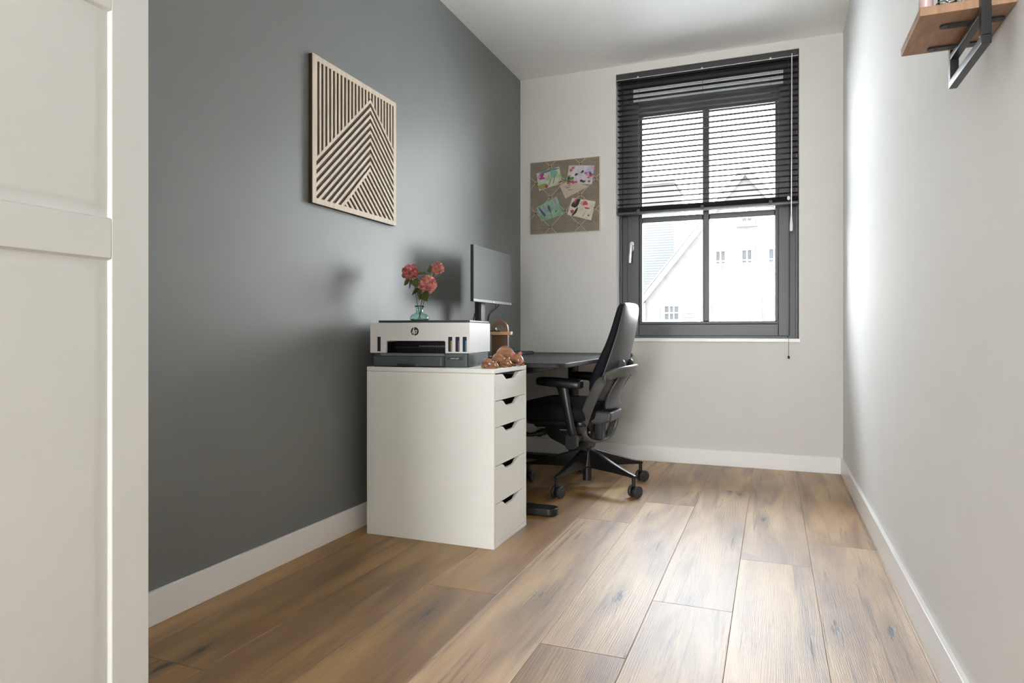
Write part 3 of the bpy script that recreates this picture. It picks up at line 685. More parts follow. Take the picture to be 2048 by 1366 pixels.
# ------------------------------------------------------------------ figurines
def figurine(label, x, y, z, s, rz, pink, curl=0.0):
    root = thing('animal_figurine', label, 'figurine', (x, y, z), rz, 'carved wooden animals on the drawer cabinet')
    bm = BM()       # one continuous lying body built along +x: rump, back, shoulder, head, snout
    st = [(-0.50, 0.02, 0.19), (-0.49, 0.10, 0.20), (-0.44, 0.19, 0.24), (-0.34, 0.265, 0.285), (-0.20, 0.30, 0.31), (-0.05, 0.275, 0.285), (0.08, 0.225, 0.235), (0.18, 0.165, 0.20), (0.26, 0.150, 0.195), (0.34, 0.165, 0.20), (0.42, 0.155, 0.19), (0.49, 0.115, 0.165), (0.53, 0.075, 0.15), (0.545, 0.02, 0.14)]
    rings = []
    for (px_, r, cz) in st:
        ring = []
        for k in range(20):
            a = 2*PI*k/20; c_, s_ = math.cos(a), math.sin(a)
            ring.append(Vector((px_, c_*r*0.92, max(0.0, cz+s_*r*1.0)))*s)
        rings.append(ring)
    loft(bm, rings)
    ellipsoid(bm, Vector((-0.22, -0.20, 0.14))*s, (0.19*s, 0.12*s, 0.14*s))       # folded hind leg
    ellipsoid(bm, Vector((-0.02, -0.24, 0.055))*s, (0.13*s, 0.06*s, 0.05*s))
    ellipsoid(bm, Vector((-0.22, 0.20, 0.14))*s, (0.19*s, 0.12*s, 0.14*s))
    tube(bm, [Vector(p)*s for p in ((0.08, -0.17, 0.16), (0.20, -0.20, 0.07), (0.36, -0.17, 0.04), (0.46, -0.14, 0.035))], [0.075*s, 0.06*s, 0.045*s, 0.04*s], 10)
    tube(bm, [Vector(p)*s for p in ((0.08, 0.17, 0.16), (0.20, 0.20, 0.07), (0.36, 0.17, 0.04), (0.46, 0.14, 0.035))], [0.075*s, 0.06*s, 0.045*s, 0.04*s], 10)
    tube(bm, smooth_path([Vector(p)*s for p in ((-0.47, 0, 0.24), (-0.50, -0.12, 0.14), (-0.42, -0.27, 0.05), (-0.24, -0.33, 0.035))], 5), [0.03*s]*16, 8)
    obj('body', bm, M_fig, root, smooth=True, angle=60)
    for sy in (-1, 1):
        bm = BM(); ellipsoid(bm, Vector((0.30, sy*0.155, 0.345))*s, (0.035*s, 0.075*s, 0.085*s), Matrix.Rotation(sy*-0.5, 3, 'X'))
        obj('ear', bm, M_pink if pink else M_fig, root, smooth=True)
        bm = BM(); ellipsoid(bm, Vector((0.45, sy*0.105, 0.245))*s, (0.025*s, 0.016*s, 0.014*s), seg=8, rings=6); obj('eye', bm, M_black, root, smooth=True)
    bm = BM(); ellipsoid(bm, Vector((0.545, 0, 0.15))*s, (0.035*s, 0.055*s, 0.05*s), seg=12, rings=8); obj('snout', bm, M_pink if pink else M_fig, root, smooth=True)
figurine('largest brown carved animal with pink ears, at back of trio', -1.058, 2.652, 0.7003, 0.142, R(-24), True)
figurine('middle-sized brown carved animal lying between two others', -1.046, 2.530, 0.7003, 0.094, R(-18), False)
figurine('smallest brown carved animal, nearest of trio on cabinet', -1.052, 2.428, 0.7003, 0.068, R(-12), False)

# ------------------------------------------------------------------ desk
DX0, DX1, DY0, DY1, DZ = W_L+0.016, -0.850, 2.765, 4.365, 0.707
dk = thing('desk', 'black wood-grain desk with rounded corners along grey wall', 'desk', ((DX0+DX1)/2, (DY0+DY1)/2, 0))
bm = BM()
c = 0.0; pts = [(DX0, DY0), (DX1-0.070, DY0), (DX1-0.035, DY0+0.008), (DX1-0.012, DY0+0.028), (DX1-0.002, DY0+0.060), (DX1, DY0+0.10), (DX1, DY1-0.07), (DX1-0.01, DY1-0.03), (DX1-0.03, DY1-0.01), (DX1-0.07, DY1), (DX0, DY1)]
prism(bm, pts, 'z', DZ-0.022, DZ)
lobj('tabletop', bm, M_desk, dk, bevel=0.004)
for yl in (2.905, 4.17):
    bm = BM(); xc = -1.215
    prism(bm, [(-1.56, DZ-0.024), (-0.93, DZ-0.024), (-0.93, DZ-0.034), (-1.12, DZ-0.064), (-1.56, DZ-0.064)], 'y', yl-0.03, yl+0.03)
    lobj('support_arm', bm, M_deskmetal, dk, bevel=0.004)
    bm = BM(); tube(bm, [(xc, yl, DZ-0.064), (xc, yl, 0.38)], 0.034, 28); tube(bm, [(xc, yl, 0.40), (xc, yl, 0.035)], 0.030, 28)
    lobj('leg', bm, M_deskmetal, dk, smooth=True)
    bm = BM(); prism(bm, [(x, y) for x, y in rrect(-1.585, -0.920, yl-0.042, yl+0.042, 0.040, 8)], 'z', 0.004, 0.036)
    lobj('foot', bm, M_deskmetal, dk, bevel=0.004)
bm = BM(); box(bm, -1.33, -1.27, 2.935, 4.14, DZ-0.060, DZ-0.026); lobj('cross_rail', bm, M_deskmetal, dk, bevel=0.002)

# monitor
mo = thing('monitor', 'black flat monitor standing on the desk by the grey wall', 'monitor', (-1.53, 3.40, DZ+0.0003))
bm = BM(); box(bm, -1.468, -1.452, 3.128, 3.667, 1.006, 1.304); lobj('screen_housing', bm, M_bezel, mo, bevel=0.002)
bm = BM(); box(bm, -1.4525, -1.4505, 3.132, 3.663, 1.022, 1.301); lobj('screen', bm, M_screen, mo)
bm = BM(); box(bm, -1.452, -1.4495, 3.128, 3.667, 1.006, 1.0215); lobj('chin', bm, M_bezel, mo, bevel=0.001)
bm = BM(); box(bm, -1.4496, -1.4490, 3.390, 3.404, 1.011, 1.0165); lobj('maker_mark', bm, M_plwhite, mo)
bm = BM(); prism(bm, rrect(3.22, 3.58, 1.05, 1.24, 0.03), 'x', -1.495, -1.468); lobj('back_cover', bm, M_bezel, mo, bevel=0.006)
bm = BM(); prism(bm, rrect(-1.556, -1.515, 3.365, 3.435, 0.012), 'z', DZ+0.010, 1.16)
box(bm, -1.52, -1.493, 3.37, 3.43, 1.10, 1.16); lobj('stand_neck', bm, M_bezel, mo, bevel=0.002)
bm = BM(); prism(bm, rrect(-1.625, -1.43, 3.28, 3.52, 0.02), 'z', DZ+0.0005, DZ+0.010); lobj('stand_base', bm, M_bezel, mo, bevel=0.002)
bm = BM()
tube(bm, smooth_path([(-1.485, 3.50, 1.05), (-1.49, 3.52, 0.99), (-1.50, 3.47, 0.96), (-1.505, 3.44, 0.90), (-1.52, 3.455, 0.80), (-1.55, 3.47, 0.715)], 6), 0.003, 7)
tube(bm, smooth_path([(-1.485, 3.56, 1.05), (-1.49, 3.56, 1.00), (-1.50, 3.50, 0.965), (-1.505, 3.445, 0.93), (-1.52, 3.45, 0.80), (-1.56, 3.42, 0.715)], 6), 0.003, 7)
tube(bm, smooth_path([(-1.55, 3.36, 0.95), (-1.56, 3.34, 0.88), (-1.58, 3.30, 0.82), (-1.60, 3.25, 0.72)], 6), 0.003, 7)
lobj('cable', bm, M_black, mo, smooth=True)

# wooden organiser stand
og = thing('wooden_stand', 'small wooden stand with round-topped board and ledge on desk', 'desk stand', (-1.27, 3.02, DZ+0.0003))
bm = BM(); n = 40; oo = []; ii = []
xw0, xw1, zt0, zt1 = -1.297, -1.212, DZ+0.001, 0.902
oo = [(xw0, zt0), (xw1, zt0)]; rr_ = 0.040
cyy = zt1-rr_
oo += [((xw0+xw1)/2+(xw1-xw0)/2*math.cos(a), cyy+rr_*math.sin(a)) for a in [PI*k/16 for k in range(17)]]
# outline resampled around the hole so that front/back faces are a quad ring
hc = ((xw0+xw1)/2+0.001, 0.8655); hr = (0.0245, 0.0165)
def ray_out(a):
    d = Vector((math.cos(a), math.sin(a))); best = None; P = Vector(hc)
    for i in range(len(oo)):
        A = Vector(oo[i]); B = Vector(oo[(i+1) % len(oo)]); e = B-A; den = d.x*e.y-d.y*e.x
        if abs(den) < 1e-12: continue
        w = A-P; t = (w.x*e.y-w.y*e.x)/den; s = (w.x*d.y-w.y*d.x)/den
        if t > 0 and -1e-6 <= s <= 1+1e-6 and (best is None or t < best): best = t
    return P+d*best
angs = sorted([2*PI*k/n for k in range(n)]+[math.atan2(p[1]-hc[1], p[0]-hc[0]) % (2*PI) for p in oo[:2]])
rings = []
for y in (3.014, 3.030):
    rings.append(([bm.verts.new((ray_out(a).x, y, ray_out(a).y)) for a in angs], [bm.verts.new((hc[0]+hr[0]*math.cos(a), y, hc[1]+hr[1]*math.sin(a))) for a in angs]))
N_ = len(angs)
for k in range(N_):
    k2 = (k+1) % N_
    for (o_, i_) in rings: bm.faces.new((o_[k], o_[k2], i_[k2], i_[k]))
    bm.faces.new((rings[0][0][k], rings[0][0][k2], rings[1][0][k2], rings[1][0][k])); bm.faces.new((rings[0][1][k], rings[0][1][k2], rings[1][1][k2], rings[1][1][k]))
lobj('upright_board', bm, M_beechdark, og, bevel=0.0015)
bm = BM(); box(bm, -1.345, -1.186, 2.990, 3.013, 0.831, 0.8475); l_ = lobj('ledge', bm, M_beech, og, bevel=0.0015); l_['label'] = 'lighter orange-brown wooden ledge'
bm = BM(); box(bm, -1.33, -1.19, 2.965, 3.075, DZ+0.0003, DZ+0.008); lobj('base', bm, M_beech, og, bevel=0.001) if False else bm.free()
bm = BM(); prism(bm, rrect(-1.330, -1.245, 2.992, 3.011, 0.003), 'z', 0.8478, 0.8530)
tag(obj('smartphone', bm, M_black, bevel=0.001), 'thin dark phone lying on the wooden stand ledge', 'phone')
# keyboard and small black box on the desk
bm = BM(); prism(bm, rrect(-1.535, -1.42, 3.60, 4.00, 0.01), 'z', DZ+0.0005, DZ+0.014)
kb = thing('keyboard', 'dark keyboard lying on the desk behind the carved animals', 'keyboard', (-1.43, 3.83, DZ))
for v in bm.verts: v.co -= Vector(kb.location)
obj('case', bm, M_bezel, kb, bevel=0.002)
bm = BM()
for i in range(4):
    for j in range(14): box(bm, -1.528+i*0.026, -1.506+i*0.026, 3.610+j*0.0275, 3.633+j*0.0275, DZ+0.0142, DZ+0.019)
for v in bm.verts: v.co -= Vector(kb.location)
obj('keys', bm, M_black, kb)
dkb = thing('docking_box', 'small black box with light dots behind the printer', 'box', (-1.36, 3.05, DZ))
bm = BM(); box(bm, -1.42, -1.325, 2.95, 3.02, DZ+0.0005, DZ+0.052)
for v in bm.verts: v.co -= Vector(dkb.location)
obj('case', bm, M_black, dkb, bevel=0.002)
bm = BM()
for j in range(3): box(bm, -1.345+j*0.007, -1.341+j*0.007, 2.9488, 2.951, DZ+0.036, DZ+0.040)
for v in bm.verts: v.co -= Vector(dkb.location)
obj('port', bm, M_plwhite, dkb)

# ------------------------------------------------------------------ office chair (local frame: -x is forward)
ch = thing('office_chair', 'black high-back swivel office chair facing the desk', 'office chair', (-0.948, 3.530, 0), R(-3))
# backrest: upholstered front pad and hard rear shell, lofted over height with a curved plan
def back_section(z, xf, xr, w, wrap, n=14):
    """ring: front edge points then rear edge points; w full width; wrap bends the sides forward"""
    F, B = [], []
    for k in range(n+1):
        t = 2*k/n-1; y = t*w/2*(1-0.0*abs(t)); bend = -wrap*t*t
        edge = (1-abs(t)**5)
        F.append(Vector((xf+bend+(1-edge)*(xr-xf)*0.14, y, z))); B.append(Vector((xr+bend-(1-edge)*(xr-xf)*0.10, y, z)))
    return F, B
secs = [(0.475, 0.095, 0.125, 0.30, 0.015), (0.500, 0.088, 0.142, 0.38, 0.025), (0.555, 0.092, 0.165, 0.425, 0.035), (0.62, 0.108, 0.190, 0.435, 0.038), (0.70, 0.143, 0.215, 0.425, 0.036), (0.78, 0.180, 0.236, 0.405, 0.032),
        (0.86, 0.202, 0.252, 0.385, 0.026), (0.93, 0.216, 0.261, 0.368, 0.020), (0.970, 0.223, 0.264, 0.350, 0.016), (0.992, 0.230, 0.262, 0.318, 0.013), (1.001, 0.238, 0.254, 0.25, 0.010)]
def loft_back(k0, k1, name, m, ws=1.0):
    bm = BM(); rings = []
    for (z, xf, xr, w, wr) in secs:
        F, B = back_section(z, xf, xr, w*ws, wr*ws*ws)
        a = [f.lerp(b, k0) for f, b in zip(F, B)]; c2 = [f.lerp(b, k1) for f, b in zip(F, B)]
        rings.append(a+list(reversed(c2)))
    loft(bm, rings); return obj(name, bm, m, ch, smooth=True, sub=1)
loft_back(0.0, 0.80, 'backrest', M_fabric)
sh = loft_back(0.84, 1.06, 'back_shell', M_shell, 0.93); sh['label'] = 'dark grey hard plastic back shell'
# seat
bm = BM()
def seat_ring(z, gx, gy, off=0):
    pts = []
    for k in range(36):
        a = 2*PI*k/36; c_, s_ = math.cos(a), math.sin(a)
        x = math.copysign(abs(c_)**0.55, c_)*0.235*gx-0.145+off; y = math.copysign(abs(s_)**0.55, s_)*0.245*gy
        zz = z-0.035*max(0, (-(x)-0.24)/0.14)**2*(1 if z > 0.40 else 0)
        pts.append(Vector((x, y, zz)))
    return pts
loft(bm, [seat_ring(0.375, 0.90, 0.90), seat_ring(0.380, 0.96, 0.96), seat_ring(0.405, 1.0, 1.0), seat_ring(0.438, 1.0, 1.0), seat_ring(0.456, 0.975, 0.97), seat_ring(0.470, 0.90, 0.88), seat_ring(0.480, 0.7, 0.66), seat_ring(0.484, 0.35, 0.3)])
obj('seat', bm, M_fabric, ch, smooth=True, sub=1, angle=180)
bm = BM(); prism(bm, rrect(-0.30, 0.06, -0.19, 0.19, 0.05), 'z', 0.350, 0.376); obj('seat_pan', bm, M_chblack, ch, bevel=0.006)
# mechanism under the seat
bm = BM()
prism(bm, [(-0.275, 0.345), (-0.285, 0.325), (-0.225, 0.300), (-0.19, 0.262), (-0.075, 0.212), (0.02, 0.205), (0.035, 0.25), (0.05, 0.345)], 'y', -0.075, 0.075)
prism(bm, [(-0.27, 0.352), (0.05, 0.352), (0.05, 0.335), (-0.27, 0.335)], 'y', -0.12, 0.12)
tube(bm, [(-0.235, -0.13, 0.292), (-0.235, 0.13, 0.292)], 0.020, 14)
tube(bm, [(-0.215, -0.12, 0.296), (-0.275, -0.15, 0.284), (-0.305, -0.155, 0.288)], [0.016, 0.010, 0.014], 10)
obj('tilt_mechanism', bm, M_chblack, ch, bevel=0.004)
bm = BM(); tube(bm, [(-0.10, -0.16, 0.326), (-0.04, -0.16, 0.326)], 0.007, 8); tube(bm, [(0.03, -0.12, 0.318), (0.055, -0.13, 0.316)], 0.007, 8); tube(bm, [(-0.24, -0.14, 0.327), (-0.19, -0.14, 0.329)], 0.006, 8)
obj('bolt', bm, M_silver, ch, smooth=True)
bm = BM(); tube(bm, [(0, 0, 0.235), (0, 0, 0.10)], 0.028, 24); tube(bm, [(0, 0, 0.13), (0, 0, 0.035)], 0.0245, 24); obj('gas_lift', bm, M_chblack, ch, smooth=True)
# yoke that carries the back
bm = BM()
yk = smooth_path([(-0.01, -0.125, 0.300), (0.03, -0.165, 0.365), (0.075, -0.205, 0.46), (0.125, -0.225, 0.555), (0.160, -0.222, 0.605), (0.205, -0.195, 0.632), (0.243, -0.12, 0.643), (0.258, 0, 0.647), (0.243, 0.12, 0.643), (0.205, 0.195, 0.632), (0.160, 0.222, 0.605), (0.125, 0.225, 0.555), (0.075, 0.205, 0.46), (0.03, 0.165, 0.365), (-0.01, 0.125, 0.300)], 6)
rad = []
for p in yk:
    t = max(0, min(1, (p.z-0.30)/0.30)); rad.append((0.030+0.000*t, 0.0105))
tmpF = frames(yk)
def ribbon_sweep(bm, path, widths, thick, wdirs):
    rings = []
    for i, p in enumerate(path):
        t = (path[min(i+1, len(path)-1)]-path[max(i-1, 0)]).normalized()
        w = wdirs(i, p); w = (w-t*w.dot(t)).normalized(); q = t.cross(w); a = widths(i, p)
        ring = []
        for k in range(14):
            an = 2*PI*k/14; c_, s_ = math.cos(an), math.sin(an)
            ring.append(p+w*(math.copysign(abs(c_)**0.6, c_)*a)+q*(math.copysign(abs(s_)**0.6, s_)*thick))
        rings.append(ring)
    loft(bm, rings)
ribbon_sweep(bm, yk, lambda i, p: 0.027, 0.0095, lambda i, p: Vector((1, 0, 0.0)) if p.z < 0.59 else Vector((0.2, 0, 1)).lerp(Vector((1, 0, 0.25)), max(0, min(1, (0.640-p.z)/0.05))))
yo = obj('back_yoke', bm, M_yoke, ch, smooth=True, angle=180); yo['label'] = 'grey yoke bracket behind backrest'
bm = BM()     # lower U-shaped loop of the yoke
up_ = smooth_path([(0.015, -0.125, 0.335), (0.020, -0.122, 0.292), (0.042, -0.085, 0.262), (0.062, 0.0, 0.253), (0.085, 0.080, 0.265), (0.105, 0.112, 0.305), (0.125, 0.125, 0.380)], 6)
ribbon_sweep(bm, up_, lambda i, p: 0.024, 0.008, lambda i, p: Vector((1, -0.1, 0.12)))
obj('lower_loop', bm, M_yoke, ch, smooth=True, angle=180)
# flared centre panel between the yoke arms and block under it
bm = BM(); rings = []
for z, x, w, th in ((0.440, 0.175, 0.155, 0.004), (0.452, 0.165, 0.150, 0.010), (0.48, 0.160, 0.125, 0.010), (0.53, 0.172, 0.098, 0.010), (0.58, 0.200, 0.085, 0.010), (0.625, 0.232, 0.085, 0.009), (0.65, 0.245, 0.085, 0.006)):
    r_ = []
    for k in range(9): t = k/4-1; r_.append(Vector((x-0.02*t*t+th, t*w, z)))
    for k in range(9): t = 1-k/4; r_.append(Vector((x-0.02*t*t-th, t*w, z)))
    rings.append(r_)
loft(bm, rings); cp = obj('centre_panel', bm, M_shell, ch, smooth=True, sub=1)
bm = BM(); prism(bm, [(-0.02, 0.365), (0.115, 0.355), (0.165, 0.375), (0.170, 0.425), (0.02, 0.432)], 'y', -0.115, 0.115); obj('rear_block', bm, M_shell, ch, bevel=0.014, seg=3)
bm = BM(); box(bm, 0.050, 0.095, -0.035, 0.035, 0.262, 0.362); obj('height_adjuster', bm, M_chblack, ch, bevel=0.006)
for sy in (-1, 1):      # two vertical lugs between shell and cross band
    bm = BM(); prism(bm, [(0.215, 0.640), (0.238, 0.640), (0.236, 0.685), (0.226, 0.700), (0.180, 0.694), (0.165, 0.64)], 'y', sy*0.085-0.010, sy*0.085+0.010); obj('lug', bm, M_chblack, ch, bevel=0.003)
# armrests
for sy in (-1, 1):
    y = sy*0.270
    bm = BM(); rings = []
    for x, w, z0, z1 in ((-0.182, 0.024, 0.576, 0.604), (-0.181, 0.034, 0.572, 0.609), (-0.168, 0.043, 0.568, 0.613), (-0.11, 0.046, 0.564, 0.613), (-0.03, 0.045, 0.558, 0.608), (0.03, 0.042, 0.555, 0.602), (0.054, 0.038, 0.556, 0.600), (0.060, 0.030, 0.560, 0.596)):
        rings.append([Vector((x, y+dy*w, zc)) for dy, zc in ((-0.9, z0), (0.9, z0), (1, z0+0.006), (1, z1-0.008), (0.8, z1), (-0.8, z1), (-1, z1-0.008), (-1, z0+0.006))])
    loft(bm, rings); arm = obj('armrest', bm, M_chblack, ch, smooth=True, sub=1)
    bm = BM(); tube(bm, smooth_path([(-0.048, y, 0.572), (-0.040, y, 0.54), (-0.022, y*0.995, 0.46), (-0.004, y*0.97, 0.36), (0.004, y*0.94, 0.315)], 5), [(0.034-0.012*min(1, k/10), 0.016) for k in range(21)], 14, power=0.75, upv=(1, 0, 0)); obj('armrest_post', bm, M_chblack, arm, smooth=True, angle=180)
    bm = BM(); prism(bm, rrect(-0.035, 0.030, 0.240, 0.325, 0.022), 'y', min(y*0.98, y*0.86), max(y*0.98, y*0.86))
    tube(bm, [(0, y*0.9, 0.285), (0, sy*0.05, 0.285)], (0.022), 12); obj('armrest_bracket', bm, M_chblack, arm, bevel=0.004)
# five-star base
bm = BM(); lathe(bm, [(0.036, 0.108), (0.044, 0.115), (0.046, 0.19), (0.040, 0.208), (0.026, 0.214)], (0, 0, 0), 28); obj('base_hub', bm, M_chblack, ch, smooth=True)
rot0 = [-102.5, -30.5, 41.5, 113.5, 185.5]
for i, adeg in enumerate(rot0):
    a = R(adeg+3); Mz = Matrix.Rotation(a, 4, 'Z')
    bm = BM(); rings = []
    for r_, w, z0, z1 in ((0.030, 0.024, 0.106, 0.208), (0.09, 0.022, 0.106, 0.190), (0.20, 0.018, 0.106, 0.155), (0.305, 0.013, 0.102, 0.123), (0.338, 0.012, 0.098, 0.116), (0.346, 0.009, 0.100, 0.113)):
        rings.append([Vector((r_, dy*w, zc)) for dy, zc in ((-0.5, z0), (0.5, z0), (0.85, (z0+z1)/2), (0.95, z1-0.004), (0.6, z1), (-0.6, z1), (-0.95, z1-0.004), (-0.85, (z0+z1)/2))])
    loft(bm, rings); bmesh.ops.transform(bm, matrix=Mz, verts=bm.verts)
    leg = obj('base_leg', bm, M_chblack, ch, smooth=True, angle=30)
    rc = 0.335; ca = Vector((math.cos(a)*rc, math.sin(a)*rc, 0))
    sw = R([75, 62, 55, 70, 88][i])          # swivel direction of the caster axle
    off = Vector((math.cos(sw), math.sin(sw), 0)); axd = Vector((-math.sin(sw), math.cos(sw), 0))
    bm = BM(); tube(bm, [ca+Vector((0, 0, 0.104)), ca+Vector((0, 0, 0.060))], 0.0095, 12)
    cc = ca+off*0.012
    tube(bm, [cc-axd*0.008+Vector((0, 0, 0.036)), cc+axd*0.008+Vector((0, 0, 0.036))], 0.026, 20)
    cs = obj('caster', bm, M_chblack, leg, smooth=True, angle=35)
    for s in (-1, 1):
        bm = BM(); e = [(0.022, 0.026), (0.027, 0.0305), (0.030, 0.0318), (0.0315, 0.0305)]
        p0 = cc+axd*s*0.009; p1 = cc+axd*s*0.0125; p2 = cc+axd*s*0.0235; p3 = cc+axd*s*0.027; zz = Vector((0, 0, 0.0322))
        tube(bm, [p0+zz, p1+zz, p2+zz, p3+zz], [0.0285, 0.0315, 0.0315, 0.027], 30); tube(bm, [p3+zz, p3+axd*s*0.001+zz], [0.016, 0.014], 20)
        obj('wheel', bm, M_tyre, leg, smooth=True, angle=35)

# ------------------------------------------------------------------ slatted wood artwork on the grey wall
def clip_poly(poly, a, b, c):
    """keep a*u+b*v <= c"""
    out = []
    for i in range(len(poly)):
        P, Q = poly[i], poly[(i+1) % len(poly)]; fp = a*P[0]+b*P[1]-c; fq = a*Q[0]+b*Q[1]-c
        if fp <= 0: out.append(P)
        if (fp < 0 < fq) or (fq < 0 < fp):
            t = fp/(fp-fq); out.append((P[0]+(Q[0]-P[0])*t, P[1]+(Q[1]-P[1])*t))
    return out
def artwork():
    y0, y1, z0, z1 = 2.082, 2.687, 1.343, 1.920
    root = thing('wood_wall_art', 'square slatted wooden mountain-pattern panel on grey wall', 'wall art', (W_L+0.012, (y0+y1)/2, z0))
    bm = BM(); box(bm, W_L+0.001, W_L+0.0165, y0+0.0006, y1-0.0006, z0+0.0006, z1-0.0006); lobj('backing_board', bm, M_plyedge, root)
    bm = BM(); XA, XB = W_L+0.018, W_L+0.021
    for a in ((y0, y0+0.022, z0, z1), (y1-0.022, y1, z0, z1), (y0+0.022, y1-0.022, z0, z0+0.022), (y0+0.022, y1-0.022, z1-0.022, z1)): box(bm, XA-0.0012, XB, *a)
    lobj('frame', bm, M_ply, root, bevel=0.0006)
    iy0, iy1, iz0, iz1 = y0+0.022, y1-0.022, z0+0.022, z1-0.022; rect = [(iy0, iz0), (iy1, iz0), (iy1, iz1), (iy0, iz1)]
    ya, za = 2.475, 1.868; mL = (1.868-1.522)/(2.475-2.104); mR = (1.868-1.699)/(2.664-2.475)
    zl = 1.563; mD = (1.563-1.365)/(2.475-2.273)
    bm = BM(); XA = W_L+0.0168
    def add(poly):
        # drop repeated points, skip slivers
        q = []
        for p in poly:
            if not q or (abs(p[0]-q[-1][0])+abs(p[1]-q[-1][1])) > 1e-6: q.append(p)
        if len(q) > 2 and abs(sum(q[i][0]*q[(i+1) % len(q)][1]-q[(i+1) % len(q)][0]*q[i][1] for i in range(len(q)))) > 2e-6: prism(bm, q, 'x', XA, XB-0.0004)
    aboveL = lambda P: clip_poly(P, mL, -1, mL*ya-za)        # z >= za + mL*(y-ya)
    # z >= line  <=>  mL*y - z <= mL*ya - za
    aboveR = lambda P: clip_poly(P, -mR, -1, -mR*ya-za)
    # vertical slats above both slopes
    pitch = 0.0247; y = ya-pitch*0.5*0-pitch*20
    while y < iy1:
        s = [(y-0.0052, iz0), (y+0.0052, iz0), (y+0.0052, iz1), (y-0.0052, iz1)]
        s = clip_poly(clip_poly(s, -1, 0, -iy0), 1, 0, iy1)
        if len(s) > 2:
            s = aboveL(s) if y < ya-0.006 else aboveR(s) if y > ya+0.006 else aboveR(aboveL(s))
            if len(s) > 2: add(s)
        y += pitch
    # chevron bands, repeated downwards
    pz = 0.0338; wb = 0.0150
    for k in range(0, 22):
        zt2 = za-k*pz; zb2 = zt2-wb
        L = clip_poly(rect, 1, 0, ya)                                    # left of the ridge
        L = clip_poly(L, -mL, 1, zt2-mL*ya); L = clip_poly(L, mL, -1, mL*ya-zb2)   # below top line, above bottom line
        L = clip_poly(L, mD, -1, mD*ya-zl-0.008)                               # above the lower diagonal
        add(L)
        Rr = clip_poly(rect, -1, 0, -ya)
        Rr = clip_poly(Rr, mR, 1, zt2+mR*ya); Rr = clip_poly(Rr, -mR, -1, -mR*ya-zb2); add(Rr)
    # lower diagonal band
    D = clip_poly(clip_poly(rect, 1, 0, ya), -mD, 1, zl+0.008-mD*ya); D = clip_poly(D, mD, -1, mD*ya-(zl-0.010)); add(D)
    # lower triangle: lines parallel to the right slope, left of ridge, below diagonal
    for k in range(9, 40):
        zt2 = za-k*pz; zb2 = zt2-wb
        T_ = clip_poly(rect, 1, 0, ya); T_ = clip_poly(T_, mR, 1, zt2+mR*ya); T_ = clip_poly(T_, -mR, -1, -mR*ya-zb2); T_ = clip_poly(T_, -mD, 1, zl-0.0101-mD*ya); add(T_)
    lobj('slat_pattern', bm, M_ply, root)
artwork()

# ------------------------------------------------------------------ memo board
bx_, bz_ = (-1.586, -1.085), (1.534, 2.038)
mb = thing('memo_board', 'square taupe fabric memo board with crossed ribbons on wall', 'memo board', ((bx_[0]+bx_[1])/2, W_B-0.008, bz_[0]))
bm = BM(); box(bm, bx_[0]-0.0, bx_[1]+0.0, W_B-0.016, W_B-0.0005, bz_[0], bz_[1]); lobj('side_edge', bm, M_cream, mb, bevel=0.002)
bm = BM(); box(bm, bx_[0]+0.002, bx_[1]-0.004, W_B-0.0175, W_B-0.010, bz_[0]+0.002, bz_[1]-0.004); lobj('fabric_face', bm, M_canvas, mb)
YB = W_B-0.0178
bm = BM()        # ribbons between the knots
def rib(ax, az, bx, bz, w=0.0032):
    d = Vector((bx-ax, bz-az)); n_ = Vector((-d.y, d.x)).normalized()*w/2
    prism(bm, [(ax+n_.x, az+n_.y), (bx+n_.x, bz+n_.y), (bx-n_.x, bz-n_.y), (ax-n_.x, az-n_.y)], 'y', YB-0.0012, YB)
def clipseg(ax, az, bx, bz):
    x0, x1, z0, z1 = bx_[0]+0.003, bx_[1]-0.005, bz_[0]+0.003, bz_[1]-0.005
    t0, t1 = 0, 1
    for p, q in ((-(bx-ax), ax-x0), (bx-ax, x1-ax), (-(bz-az), az-z0), (bz-az, z1-az)):
        if abs(p) < 1e-9: continue
        t = q/p
        if p < 0: t0 = max(t0, t)
        else: t1 = min(t1, t)
    if t1 > t0: rib(ax+(bx-ax)*t0, az+(bz-az)*t0, ax+(bx-ax)*t1, az+(bz-az)*t1)
st_ = 0.214
for k in range(-3, 4):
    cx2 = -1.328+k*st_; clipseg(cx2-0.6, 1.892-0.6*0.985, cx2+0.6, 1.892+0.6*0.985); clipseg(cx2-0.6, 1.892+0.6*0.985, cx2+0.6, 1.892-0.6*0.985)
lobj('ribbon', bm, M_ribbon, mb)
for (x, z) in ((-1.437, 1.997), (-1.218, 1.996), (-1.539, 1.887), (-1.116, 1.891), (-1.435, 1.785), (-1.222, 1.787), (-1.329, 1.682), (-1.543, 1.679), (-1.120, 1.689), (-1.435, 1.577), (-1.226, 1.577), (-1.327, 1.892)):
    bm = BM(); ellipsoid(bm, (x, YB-0.0045, z), (0.0048, 0.003, 0.0048), seg=10, rings=8); lobj('stud', bm, M_knot, mb, smooth=True)
bm = BM(); random.seed(8)         # faded handwritten lines printed on the fabric
def scribble(x0, x1, z, h, tilt=0):
    x = x0; pts = []; ph = 0
    while x < x1:
        if random.random() < 0.12 and len(pts) > 3:
            tube(bm, pts, 0.0006, 4); pts = []; x += 0.008
        pts.append((x, YB-0.0001, z+tilt*(x-x0)+math.sin(ph)*h*random.uniform(0.4, 1))); x += random.uniform(0.001, 0.003); ph += 1.6
    if len(pts) > 2: tube(bm, pts, 0.0006, 4)
